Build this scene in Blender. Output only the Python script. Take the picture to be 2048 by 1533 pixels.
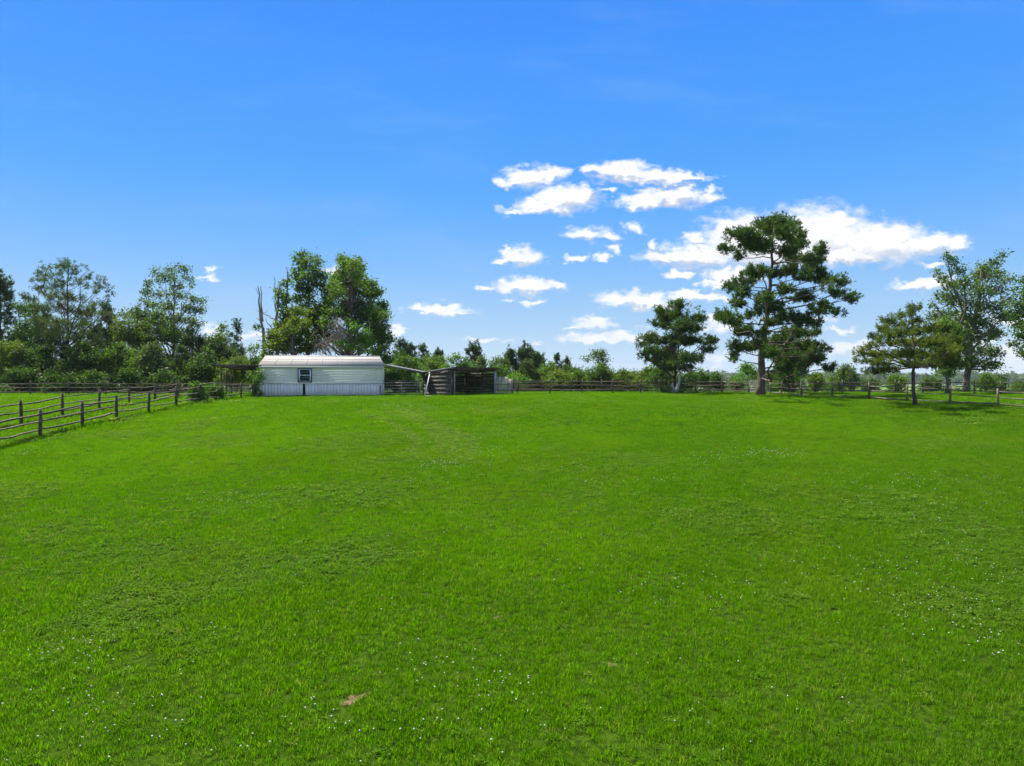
import bpy, math, random
import numpy as np
from mathutils import Vector

for o in list(bpy.data.objects):
    bpy.data.objects.remove(o)
SC = bpy.context.scene
COL = SC.collection
RND = random.Random(11)
RG = np.random.default_rng(11)
R = math.radians

# ------------------------------------------------------------------ camera
F = 1422.0            # focal length in pixels of the 2048 px wide photograph
CZ = 4.5              # camera height in the scene's datum
HZ = 766.0            # row of the horizon
cam_d = bpy.data.cameras.new('camera')
cam = bpy.data.objects.new('camera', cam_d)
COL.objects.link(cam)
cam.location = (0, 0, CZ)
cam.rotation_euler = (R(90), 0, 0)
cam_d.sensor_width = 36
cam_d.lens = 36 * F / 2048
cam_d.clip_start = 0.1
cam_d.clip_end = 20000
SC.camera = cam

# ------------------------------------------------------------------ light, sky, exposure
SUN_EL, SUN_AZ = 57.0, -41.0           # azimuth from +Y, clockwise
SKY_STRENGTH = 0.12
SUN_STRENGTH = 5.0
EXPOSURE = 1.28
sv = SC.view_settings
sv.view_transform = 'Standard'
sv.look = 'None'
sv.exposure = EXPOSURE
sv.gamma = 1
sv.use_curve_mapping = False
SC.display_settings.display_device = 'sRGB'

sl = bpy.data.lights.new('sun', 'SUN')
sl.energy = SUN_STRENGTH
sl.angle = R(0.53)
sl.color = (1.0, 0.955, 0.88)
sun = bpy.data.objects.new('sun', sl)
COL.objects.link(sun)
_to = Vector((math.sin(R(SUN_AZ)) * math.cos(R(SUN_EL)), math.cos(R(SUN_AZ)) * math.cos(R(SUN_EL)), math.sin(R(SUN_EL))))
sun.rotation_euler = _to.to_track_quat('Z', 'Y').to_euler()
sun.location = (-30, 40, 60)

world = bpy.data.worlds.new('World')
SC.world = world
world.use_nodes = True
wt = world.node_tree
wt.nodes.clear()


class NT:
    """small helper round a node tree"""
    def __init__(s, t):
        s.t = t

    def n(s, typ, **kw):
        nd = s.t.nodes.new(typ)
        for k, v in kw.items():
            setattr(nd, k, v)
        return nd

    def put(s, sock, v):
        if isinstance(v, bpy.types.NodeSocket):
            s.t.links.new(v, sock)
        else:
            sock.default_value = v

    def math(s, op, a, b=0.0, c=None, clamp=False):
        nd = s.n('ShaderNodeMath', operation=op, use_clamp=clamp)
        s.put(nd.inputs[0], a)
        s.put(nd.inputs[1], b)
        if c is not None:
            s.put(nd.inputs[2], c)
        return nd.outputs[0]

    def vmath(s, op, a, b=None, out=0):
        nd = s.n('ShaderNodeVectorMath', operation=op)
        s.put(nd.inputs[0], a)
        if b is not None:
            s.put(nd.inputs[1], b)
        return nd.outputs[out]

    def mix(s, fac, a, b, blend='MIX'):
        nd = s.n('ShaderNodeMix', data_type='RGBA', blend_type=blend)
        s.put(nd.inputs[0], fac)
        s.put(nd.inputs[6], a)
        s.put(nd.inputs[7], b)
        return nd.outputs[2]

    def maprange(s, v, a, b, c=0.0, d=1.0, smooth=True):
        nd = s.n('ShaderNodeMapRange', interpolation_type='SMOOTHSTEP' if smooth else 'LINEAR')
        s.put(nd.inputs[0], v)
        s.put(nd.inputs[1], a)
        s.put(nd.inputs[2], b)
        s.put(nd.inputs[3], c)
        s.put(nd.inputs[4], d)
        return nd.outputs[0]

    def noise(s, vec, scale, detail=3.0, rough=0.5, out=0, dims='3D'):
        nd = s.n('ShaderNodeTexNoise', noise_dimensions=dims)
        if vec is not None:
            s.t.links.new(vec, nd.inputs['Vector'])
        nd.inputs['Scale'].default_value = scale
        nd.inputs['Detail'].default_value = detail
        nd.inputs['Roughness'].default_value = rough
        return nd.outputs[out]


W = NT(wt)
sky = W.n('ShaderNodeTexSky', sky_type='NISHITA')
sky.sun_disc = False
sky.sun_elevation = R(SUN_EL)
sky.sun_rotation = R(SUN_AZ)
sky.altitude = 250
sky.air_density = 1.0
sky.dust_density = 0.6
sky.ozone_density = 2.0
tc = W.n('ShaderNodeTexCoord')
dirv = tc.outputs['Generated']
sep = W.n('ShaderNodeSeparateXYZ')
wt.links.new(dirv, sep.inputs[0])
dx, dy, dz = sep.outputs
K = 1.0 / (SKY_STRENGTH * 2 ** EXPOSURE)      # one display unit, in the units of the Background node
# the saturated blue of this summer sky by height, over the physical sky's own variation
ramp = W.n('ShaderNodeValToRGB')
ramp.color_ramp.interpolation = 'B_SPLINE'
el = ramp.color_ramp.elements
STOPS = [(0.0, (.58, .74, .90)), (.035, (.52, .71, .90)), (.075, (.42, .655, .90)), (.15, (.225, .53, .97)), (.23, (.112, .43, 1.03)), (.30, (.070, .375, 1.05)),
         (.38, (.056, .335, 1.03)), (.46, (.042, .295, 1.0)), (.70, (.026, .21, .84)), (1.0, (.02, .16, .68))]
while len(el) < len(STOPS):
    el.new(.5)
for e_, (p_, c_) in zip(el, STOPS):
    e_.position = p_
    e_.color = (c_[0], c_[1], c_[2], 1)
wt.links.new(W.math('MAXIMUM', dz, 0.0), ramp.inputs[0])
rampk = W.mix(1.0, ramp.outputs[0], (K, K, K, 1), 'MULTIPLY')
nish = W.mix(1.0, sky.outputs[0], (.175 * K * .55, .175 * K * .62, .175 * K * .85, 1), 'MULTIPLY')
skyc = W.mix(0.08, rampk, nish)

# clouds: fair weather cumulus placed by direction (east-west tangent, height tangent)
CLOUDS = [  # px, py, half width, half height (photo pixels), strength
    (1060, 355, 58, 20, 1.0), (1105, 345, 36, 14, 1.0), (1015, 364, 26, 9, .8),
    (1130, 396, 70, 27, 1.05), (1095, 412, 62, 17, 1.0), (1170, 385, 36, 14, .9), (1030, 421, 34, 8, .75), (1215, 382, 18, 5, .5),
    (1235, 342, 66, 20, 1.05), (1300, 350, 76, 15, 1.0), (1180, 340, 30, 9, .8), (1380, 356, 55, 9, .9), (1340, 360, 60, 9, .9),
    (1345, 392, 80, 20, 1.0), (1290, 402, 52, 15, .9), (1420, 390, 30, 13, .8), (1265, 412, 30, 8, .6),
    (1175, 466, 44, 15, .9), (1225, 472, 22, 8, .7), (1268, 458, 18, 9, .5),
    (1045, 514, 46, 18, 1.0), (1015, 524, 34, 8, .8), (1013, 497, 12, 6, .5),
    (1156, 517, 26, 9, .85), (1208, 515, 18, 8, .6), (1236, 497, 18, 10, .5),
    (1500, 480, 105, 50, 1.1), (1640, 470, 120, 55, 1.15), (1560, 505, 170, 30, 1.1), (1400, 512, 110, 24, 1.05), (1330, 514, 66, 14, .9),
    (1760, 485, 110, 40, 1.1), (1860, 488, 78, 22, 1.0), (1700, 510, 120, 18, 1.0), (1680, 440, 50, 20, 1.0), (1306, 488, 16, 11, .8), (1390, 478, 26, 14, .8),
    (1910, 486, 34, 14, .9), (1460, 460, 46, 26, 1.0), (1800, 462, 36, 14, .9),
    (1360, 549, 27, 10, .8), (1470, 552, 66, 18, .95), (1430, 568, 40, 8, .8),
    (1050, 572, 74, 16, 1.0), (1110, 570, 32, 9, .85), (975, 575, 28, 6, .7), (1012, 599, 20, 5, .5), (1064, 602, 24, 5, .5),
    (1270, 599, 84, 15, .95), (1390, 592, 66, 11, .9), (1300, 608, 70, 9, .8), (1440, 600, 40, 7, .6),
    (880, 618, 62, 11, .85), (850, 621, 40, 6, .7), (915, 624, 34, 5, .6),
    (1190, 645, 44, 13, .9), (1150, 652, 24, 5, .5), (1180, 677, 60, 11, .85), (1260, 674, 66, 13, .85), (1210, 681, 80, 7, .7),
    (970, 680, 46, 6, .75), (1070, 687, 10, 4, .4), (1430, 640, 24, 18, .7), (1440, 655, 40, 12, .6),
    (1840, 570, 58, 11, .9), (1880, 562, 34, 12, .9), (1868, 530, 28, 6, .6), (1680, 659, 34, 6, .7), (1700, 700, 60, 13, .85), (1740, 692, 40, 9, .7),
    (2000, 700, 60, 14, .7), (2040, 712, 60, 26, .8), (2030, 640, 50, 12, .5), (1960, 676, 40, 10, .6), (2020, 745, 60, 16, .5),
    (424, 541, 18, 5, .4), (416, 556, 32, 5, .4), (424, 655, 22, 8, .75), (510, 674, 30, 9, .7), (660, 540, 24, 8, .6),
    (786, 660, 26, 7, .8), (1440, 720, 26, 12, .5), (1630, 640, 40, 9, .5),
    # beyond the frame, the same fair weather goes on
    (2230, 600, 120, 24, 1.0), (2400, 660, 140, 20, .9), (2320, 520, 110, 30, 1.0), (-200, 640, 90, 14, .8), (-420, 600, 120, 18, .9), (2700, 560, 150, 30, 1.0),
]
inv = W.math('DIVIDE', 1.0, W.math('MAXIMUM', dy, 0.05))
cu = W.math('MULTIPLY', dx, inv)
cv = W.math('MULTIPLY', dz, inv)
comb = W.n('ShaderNodeCombineXYZ')
wt.links.new(cu, comb.inputs[0])
wt.links.new(cv, comb.inputs[1])
uv = comb.outputs[0]
# curl the outlines
stretch = W.vmath('MULTIPLY', uv, (1.0, 1.7, 1.0))
wn = W.noise(stretch, 36.0, 5.0, 0.58, out=1, dims='2D')
warp = W.vmath('MULTIPLY', W.vmath('SUBTRACT', wn, (0.5, 0.5, 0.5)), (0.05, 0.030, 0.0))
uvw = W.vmath('ADD', uv, warp)
def cloud_field(vec):
    dens = None
    for (px, py, a, b, s) in CLOUDS:
        c = ((px - 1024) / F, (HZ - py) / F, 0)
        d = W.vmath('SUBTRACT', vec, c)
        d = W.vmath('MULTIPLY', d, (F / (a * 1.16), F / (b * 1.3), 0))
        ln = W.vmath('LENGTH', d, out=1)
        s = .42 + .6 * s
        e = W.math('MULTIPLY_ADD', ln, -s, s)
        dens = e if dens is None else W.math('MAXIMUM', dens, e)
    return dens


dens = cloud_field(uvw)
above = cloud_field(W.vmath('ADD', uvw, (-.004, .0105, 0)))      # how much cloud lies between here and the sun
fine = W.noise(stretch, 62.0, 4.0, 0.55, dims='2D')
dn = W.math('ADD', dens, W.math('MULTIPLY_ADD', fine, 0.6, -0.27))
alpha = W.math('MULTIPLY', W.maprange(dn, -0.08, 0.72), .97)
front = W.maprange(dy, 0.06, 0.12)
alpha = W.math('MULTIPLY', alpha, front)
# a few thin high streaks
st = W.noise(W.vmath('MULTIPLY', uv, (3.0, 14.0, 1.0)), 1.0, 5.0, 0.6, dims='2D')
veil = W.math('MULTIPLY', W.math('MULTIPLY', W.maprange(st, 0.5, 0.8), 0.05), front)
CW = K
soft = W.noise(stretch, 22.0, 4.0, 0.55, dims='2D')
ab = W.math('ADD', above, W.math('MULTIPLY_ADD', soft, 0.7, -0.35))
under = W.math('MULTIPLY', W.maprange(W.math('SUBTRACT', ab, dens), -.12, .42), W.maprange(ab, -.1, .4))
under = W.math('MAXIMUM', under, W.math('MULTIPLY', W.maprange(soft, .5, .75), .45))
cloud_c = W.mix(under, (1.10 * CW, 1.10 * CW, 1.11 * CW, 1), (0.66 * CW, 0.71 * CW, 0.80 * CW, 1))
low = W.maprange(cv, 0.0, 0.14)
cloud_c = W.mix(low, (0.80 * CW, 0.86 * CW, 0.96 * CW, 1), cloud_c)
tot = W.mix(veil, skyc, (0.9 * CW, 0.95 * CW, 1.0 * CW, 1))
tot = W.mix(alpha, tot, cloud_c)
# heavier white cloud added over the unseen sky, to brighten shaded fronts
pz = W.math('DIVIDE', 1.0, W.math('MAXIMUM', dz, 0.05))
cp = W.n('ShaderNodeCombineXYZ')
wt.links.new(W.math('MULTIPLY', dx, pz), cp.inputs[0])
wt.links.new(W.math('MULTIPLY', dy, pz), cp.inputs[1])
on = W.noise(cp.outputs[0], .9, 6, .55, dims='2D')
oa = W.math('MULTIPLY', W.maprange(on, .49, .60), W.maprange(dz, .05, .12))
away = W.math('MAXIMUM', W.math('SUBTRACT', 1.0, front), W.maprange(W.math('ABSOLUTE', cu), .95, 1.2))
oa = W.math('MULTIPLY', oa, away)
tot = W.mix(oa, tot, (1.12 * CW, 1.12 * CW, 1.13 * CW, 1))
bg = W.n('ShaderNodeBackground')
bg.inputs['Strength'].default_value = SKY_STRENGTH
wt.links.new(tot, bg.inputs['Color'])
wo = W.n('ShaderNodeOutputWorld')
wt.links.new(bg.outputs[0], wo.inputs[0])

cy = SC.cycles
cy.max_bounces = 8
cy.diffuse_bounces = 4
cy.transmission_bounces = 5
cy.transparent_max_bounces = 6
cy.caustics_reflective = False
cy.caustics_refractive = False

# ------------------------------------------------------------------ noise in numpy
def _hash(ix, iy, iz):
    h = (ix.astype(np.int64) * 374761393 + iy.astype(np.int64) * 668265263 + iz.astype(np.int64) * 2147483647) & 0xffffffff
    h = ((h ^ (h >> 13)) * 1274126177) & 0xffffffff
    return ((h ^ (h >> 16)) & 0xffff) / 65535.0


def vnoise(P):
    P = np.asarray(P, float)
    i = np.floor(P)
    f = P - i
    f = f * f * (3 - 2 * f)
    x, y, z = i[:, 0], i[:, 1], i[:, 2]
    r = 0
    for a in (0, 1):
        for b in (0, 1):
            for c in (0, 1):
                w = (f[:, 0] if a else 1 - f[:, 0]) * (f[:, 1] if b else 1 - f[:, 1]) * (f[:, 2] if c else 1 - f[:, 2])
                r = r + w * _hash(x + a, y + b, z + c)
    return r


def fbm2(x, y, scale, octv=3, seed=0):
    P = np.stack([np.asarray(x, float) * scale + seed * 17.3, np.asarray(y, float) * scale - seed * 9.1, np.full(np.shape(x), seed + .37)], 1)
    r, a, t = 0, 1, 0
    for k in range(octv):
        r = r + a * vnoise(P)
        t += a
        a *= .5
        P = P * 2.03 + 5.1
    return r / t


# ------------------------------------------------------------------ terrain height
_gy = np.array([-400, -60, 0, 8.3, 20, 33, 40, 46, 52, 60, 72, 86, 110, 160, 260, 420, 700, 1000, 1500, 2600.])
_gz = np.array([-14, -5, -.72, 0, 1.02, 1.93, 2.42, 2.86, 3.16, 3.34, 3.5, 3.42, 2.7, 0.6, -3, -6, -4, -2, -2, -2.])
_yy = np.linspace(-400, 2600, 6001)
_zz = np.interp(_yy, _gy, _gz)
_k = np.hanning(25)
_zs = np.convolve(np.pad(_zz, 12, mode='edge'), _k / _k.sum(), 'valid')


def gz(x, y):
    x = np.atleast_1d(np.asarray(x, float))
    y = np.atleast_1d(np.asarray(y, float))
    z = np.interp(y, _yy, _zs)
    bump = (fbm2(x, y, 0.11, 2, 3) - .5) * 0.16 + (fbm2(x, y, 0.6, 2, 5) - .5) * 0.05
    far = (fbm2(x, y, 0.004, 3, 7) - .5) * 14 * np.clip((np.hypot(x, y) - 120) / 500, 0, 1)
    return z + bump + far


def g(x, y):
    return float(gz([x], [y])[0])


def at(px, py, Y):
    return Vector(((px - 1024) / F * Y, Y, CZ + (HZ - py) / F * Y))


# ------------------------------------------------------------------ mesh helpers
class MB:
    def __init__(s):
        s.v, s.f, s.t, s.n = [], [], [], 0

    def add(s, V, Fc, tint=0.5):
        V = np.asarray(V, float)
        s.v.append(V)
        for fc in Fc:
            s.f.append(np.asarray(fc, int) + s.n)
        s.t.append(np.broadcast_to(np.asarray(tint, float), (len(V),)).copy())
        s.n += len(V)
        return s

    def addn(s, V, Fa, tint):
        """many faces at once: Fa is an (n,k) array"""
        s.v.append(np.asarray(V, float))
        s.f.append(np.asarray(Fa, int) + s.n)
        s.t.append(np.asarray(tint, float))
        s.n += len(V)

    def box(s, lo, hi, tint=0.5, M=None):
        x0, y0, z0 = lo
        x1, y1, z1 = hi
        V = np.array([(x0, y0, z0), (x1, y0, z0), (x1, y1, z0), (x0, y1, z0), (x0, y0, z1), (x1, y0, z1), (x1, y1, z1), (x0, y1, z1)], float)
        if M is not None:
            V = np.array([tuple(M @ Vector(v)) for v in V])
        return s.add(V, [(0, 3, 2, 1), (4, 5, 6, 7), (0, 1, 5, 4), (1, 2, 6, 5), (2, 3, 7, 6), (3, 0, 4, 7)], tint)

    def tube(s, pts, radii, sides=6, tint=0.5, cap=True, squash=1.0, tw=0.0):
        pts = np.asarray(pts, float)
        n = len(pts)
        radii = np.broadcast_to(np.asarray(radii, float), (n,))
        T = np.gradient(pts, axis=0)
        T /= np.linalg.norm(T, axis=1)[:, None] + 1e-9
        ref = np.array([0, 0, 1.0]) if abs(T[0][2]) < .8 else np.array([1.0, 0, 0])
        A = np.cross(T, ref)
        A /= np.linalg.norm(A, axis=1)[:, None] + 1e-9
        B = np.cross(A, T)
        an = np.arange(sides) / sides * 2 * math.pi + tw
        V = pts[:, None, :] + radii[:, None, None] * (np.cos(an)[None, :, None] * A[:, None, :] + squash * np.sin(an)[None, :, None] * B[:, None, :])
        V = V.reshape(-1, 3)
        Fa = []
        for i in range(n - 1):
            for j in range(sides):
                a = i * sides + j
                b = i * sides + (j + 1) % sides
                Fa.append((a, b, b + sides, a + sides))
        if cap:
            Fa.append(tuple(range(sides))[::-1])
            Fa.append(tuple(range((n - 1) * sides, n * sides)))
        return s.add(V, Fa, tint)

    def build(s, name, mat, parent=None, smooth=False, loc=None):
        me = s.mesh(name, mat, smooth)
        ob = bpy.data.objects.new(name, me)
        COL.objects.link(ob)
        if parent is not None:
            ob.parent = parent
        if loc is not None:
            ob.location = loc
        return ob

    def mesh(s, name, mat, smooth=False):
        V = np.concatenate(s.v)
        tot, idx = [], []
        for fc in s.f:
            if fc.ndim == 1:
                tot.append(np.array([len(fc)]))
                idx.append(fc)
            else:
                tot.append(np.full(len(fc), fc.shape[1]))
                idx.append(fc.ravel())
        tot = np.concatenate(tot)
        idx = np.concatenate(idx)
        me = bpy.data.meshes.new(name)
        me.vertices.add(len(V))
        me.vertices.foreach_set('co', V.astype(np.float32).ravel())
        me.loops.add(len(idx))
        me.loops.foreach_set('vertex_index', idx.astype(np.int32))
        me.polygons.add(len(tot))
        st_ = np.concatenate([[0], np.cumsum(tot)[:-1]])
        me.polygons.foreach_set('loop_start', st_.astype(np.int32))
        if smooth:
            me.polygons.foreach_set('use_smooth', np.ones(len(tot), bool))
        me.update(calc_edges=True)
        at_ = me.attributes.new('tint', 'FLOAT', 'POINT')
        at_.data.foreach_set('value', np.concatenate(s.t).astype(np.float32))
        if mat is not None:
            me.materials.append(mat)
        return me


def thing(name, label, cat, loc=(0, 0, 0), rz=0.0, group=None):
    o = bpy.data.objects.new(name, None)
    COL.objects.link(o)
    o.location = loc
    o.rotation_euler = (0, 0, rz)
    o.empty_display_size = 0.3
    tag(o, label, cat, group)
    return o


def tag(o, label=None, cat=None, group=None, kind=None):
    if label:
        o['label'] = label
    if cat:
        o['category'] = cat
    if group:
        o['group'] = group
    if kind:
        o['kind'] = kind
    return o


# ------------------------------------------------------------------ materials
def base_mat(name):
    m = bpy.data.materials.new(name)
    m.use_nodes = True
    m.node_tree.nodes.clear()
    return m, NT(m.node_tree)


def finish(m, N, sh):
    o = N.n('ShaderNodeOutputMaterial')
    m.node_tree.links.new(sh, o.inputs[0])
    return m


def c4(c):
    return (c[0], c[1], c[2], 1)


def leaf_mat(name, ca, cb, cc=None, trans=0.45, rough=0.55, spec=0.12):
    m, N = base_mat(name)
    a = N.n('ShaderNodeAttribute', attribute_name='tint')
    col = N.mix(a.outputs['Fac'], c4(ca), c4(cb))
    if cc:
        oi = N.n('ShaderNodeTexCoord')
        nz = N.noise(oi.outputs['Object'], 0.55, 3)
        col = N.mix(N.maprange(nz, 0.5, 0.7), col, c4(cc))
    p = N.n('ShaderNodeBsdfPrincipled')
    N.put(p.inputs['Base Color'], col)
    p.inputs['Roughness'].default_value = rough
    p.inputs['Specular IOR Level'].default_value = spec
    t = N.n('ShaderNodeBsdfTranslucent')
    tc_ = N.mix(1.0, col, (1.25, 1.35, 0.55, 1), 'MULTIPLY')
    N.put(t.inputs['Color'], tc_)
    mx = N.n('ShaderNodeMixShader')
    mx.inputs[0].default_value = trans
    N.t.links.new(p.outputs[0], mx.inputs[1])
    N.t.links.new(t.outputs[0], mx.inputs[2])
    return finish(m, N, mx.outputs[0])


def wood_mat(name, ca, cb, stain=(0.02, 0.017, 0.014), sc=(6, 6, 6), rough=0.85, stainamt=0.55, bump=0.4):
    m, N = base_mat(name)
    g_ = N.n('ShaderNodeNewGeometry')
    oi = N.n('ShaderNodeObjectInfo')
    v = N.vmath('MULTIPLY', g_.outputs['Position'], sc)
    n1 = N.noise(v, 1.0, 6, .65)
    n2 = N.noise(g_.outputs['Position'], 1.7, 4, .6)
    n3 = N.noise(v, 4.0, 4, .6)
    col = N.mix(N.maprange(n1, .3, .7), c4(ca), c4(cb))
    col = N.mix(N.math('MULTIPLY', N.maprange(n2, .48, .72), stainamt), col, c4(stain))
    vv = N.math('MULTIPLY_ADD', oi.outputs['Random'], 0.55, 0.72)
    col = N.mix(1.0, col, N_gray(N, vv), 'MULTIPLY')
    p = N.n('ShaderNodeBsdfPrincipled')
    N.put(p.inputs['Base Color'], col)
    p.inputs['Roughness'].default_value = rough
    p.inputs['Specular IOR Level'].default_value = 0.2
    b = N.n('ShaderNodeBump')
    b.inputs['Strength'].default_value = bump
    b.inputs['Distance'].default_value = 0.02
    N.put(b.inputs['Height'], N.math('ADD', n1, N.math('MULTIPLY', n3, .5)))
    N.t.links.new(b.outputs[0], p.inputs['Normal'])
    return finish(m, N, p.outputs[0])


def N_gray(N, v):
    c = N.n('ShaderNodeCombineXYZ')
    for i in range(3):
        N.put(c.inputs[i], v)
    return c.outputs[0]


def paint_mat(name, col, dirt=(0.25, 0.22, 0.18), amt=0.35, rough=0.5, metallic=0.0, streak=(9, 9, 0.8), rnd=0.12, lo=.5, hi=.75):
    m, N = base_mat(name)
    g_ = N.n('ShaderNodeNewGeometry')
    oi = N.n('ShaderNodeObjectInfo')
    n1 = N.noise(N.vmath('MULTIPLY', g_.outputs['Position'], streak), 1.0, 5, .6)
    n2 = N.noise(g_.outputs['Position'], 1.3, 5, .6)
    f = N.math('MULTIPLY', N.maprange(N.math('MULTIPLY_ADD', n1, .6, N.math('MULTIPLY', n2, .4)), lo, hi), amt)
    c = N.mix(f, c4(col), c4(dirt))
    vv = N.math('MULTIPLY_ADD', oi.outputs['Random'], rnd * 2, 1 - rnd)
    c = N.mix(1.0, c, N_gray(N, vv), 'MULTIPLY')
    p = N.n('ShaderNodeBsdfPrincipled')
    N.put(p.inputs['Base Color'], c)
    p.inputs['Roughness'].default_value = rough
    p.inputs['Metallic'].default_value = metallic
    p.inputs['Specular IOR Level'].default_value = 0.3 if rough < .8 else 0.05
    return finish(m, N, p.outputs[0])


def bark_mat(name, ca, cb, sc=2.0):
    m, N = base_mat(name)
    tco = N.n('ShaderNodeTexCoord')
    v = N.vmath('MULTIPLY', tco.outputs['Object'], (3 * sc, 3 * sc, .8 * sc))
    n1 = N.noise(v, 1.0, 6, .7)
    col = N.mix(N.maprange(n1, .35, .65), c4(ca), c4(cb))
    p = N.n('ShaderNodeBsdfPrincipled')
    N.put(p.inputs['Base Color'], col)
    p.inputs['Roughness'].default_value = .9
    p.inputs['Specular IOR Level'].default_value = 0.15
    b = N.n('ShaderNodeBump')
    b.inputs['Strength'].default_value = .8
    b.inputs['Distance'].default_value = 0.05
    N.put(b.inputs['Height'], n1)
    N.t.links.new(b.outputs[0], p.inputs['Normal'])
    return finish(m, N, p.outputs[0])


M = {}
M['pine'] = leaf_mat('pine_needles', (.024, .056, .008), (.085, .145, .018), trans=.28)
M['pine_soft'] = leaf_mat('soft_pine_needles', (.040, .075, .022), (.100, .145, .036), (.110, .115, .035), trans=.32)
M['pine_blue'] = leaf_mat('blue_pine_needles', (.030, .066, .018), (.080, .130, .034), trans=.3)
M['virginia'] = leaf_mat('yellow_pine_needles', (.050, .085, .010), (.150, .190, .022), trans=.33)
M['leaf_dark'] = leaf_mat('dark_leaves', (.028, .068, .008), (.075, .140, .016), trans=.42)
M['leaf_mid'] = leaf_mat('mid_leaves', (.040, .092, .008), (.105, .180, .018), trans=.46)
M['leaf_yellow'] = leaf_mat('yellow_green_leaves', (.056, .104, .007), (.140, .195, .016), trans=.42)
M['leaf_fresh'] = leaf_mat('fresh_leaves', (.050, .125, .016), (.120, .230, .030), trans=.45)
M['leaf_grey'] = leaf_mat('grey_green_leaves', (.040, .082, .014), (.110, .165, .036), trans=.38, spec=.2)
M['bark_pine'] = bark_mat('pine_bark', (.058, .040, .030), (.155, .108, .082))
M['bark_grey'] = bark_mat('grey_bark', (.07, .060, .048), (.19, .165, .14))
M['bark_dark'] = bark_mat('dark_bark', (.045, .034, .026), (.115, .088, .068))
M['bark_dead'] = bark_mat('dead_grey_wood', (.16, .125, .10), (.34, .29, .24), 1.2)
M['bark_pale'] = bark_mat('bleached_wood', (.36, .33, .31), (.66, .62, .58), 1.5)
M['fence'] = wood_mat('weathered_fence_wood', (.052, .038, .027), (.165, .125, .090), stainamt=.6)
M['fence_pale'] = wood_mat('pale_fence_wood', (.085, .068, .051), (.21, .172, .132), stainamt=.5)
M['plank'] = wood_mat('old_plank_wood', (.050, .042, .035), (.115, .098, .082), sc=(2.5, 2.5, 9), stainamt=.6)
M['plank_dark'] = wood_mat('dark_plank_wood', (.035, .030, .026), (.10, .088, .075), sc=(2.5, 2.5, 9))
M['slab'] = wood_mat('rough_slab_wood', (.36, .27, .21), (.62, .50, .40), sc=(9, 9, 1.6), stainamt=.3)
M['siding'] = paint_mat('cream_siding_paint', (.87, .80, .65), (.48, .42, .33), .4, rnd=.035)
M['skirt'] = paint_mat('blue_grey_skirting', (.82, .77, .67), (.42, .36, .28), .45, rnd=.05)
M['roof_cream'] = paint_mat('pinkish_roof_metal', (.355, .325, .282), (.27, .23, .185), .45, streak=(1.0, 6, 6), rough=.9, rnd=0)
M['trim'] = paint_mat('cream_trim_paint', (.74, .71, .65), (.45, .42, .37), .3, rnd=.02)
M['white'] = paint_mat('white_frame_paint', (.78, .78, .77), (.5, .5, .48), .3, rnd=.02)
M['blue_trim'] = paint_mat('dark_blue_trim', (.055, .085, .13), (.1, .1, .1), .3, rnd=.02)
M['galv'] = paint_mat('galvanised_sheet', (.115, .116, .116), (.08, .072, .064), .5, rough=.6, metallic=.1)
M['rust'] = paint_mat('dull_roof_sheet', (.20, .185, .17), (.10, .065, .045), .7, rough=.7)
M['pipe'] = paint_mat('pale_gutter_metal', (.42, .44, .445), (.26, .24, .22), .4, rough=.5)
M['gate'] = paint_mat('dull_gate_steel', (.30, .28, .26), (.16, .11, .08), .6, rough=.55, metallic=.3)
M['gate_pale'] = paint_mat('pale_gate_steel', (.30, .30, .29), (.2, .18, .16), .4, rough=.5, metallic=.2)
M['dark'] = paint_mat('dark_lining', (.030, .028, .026), (.015, .015, .014), .5, rough=.9)
M['stem'] = paint_mat('green_stem', (.09, .16, .035), (.06, .10, .03), .4, rough=.6)
M['flower'] = paint_mat('white_clover', (.58, .57, .46), (.42, .35, .22), .6, rough=.7)


def glass_mat():
    m, N = base_mat('dark_window_glass')
    p = N.n('ShaderNodeBsdfPrincipled')
    p.inputs['Base Color'].default_value = (.012, .018, .022, 1)
    p.inputs['Roughness'].default_value = .06
    p.inputs['Specular IOR Level'].default_value = .6
    return finish(m, N, p.outputs[0])


M['glass'] = glass_mat()


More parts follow.
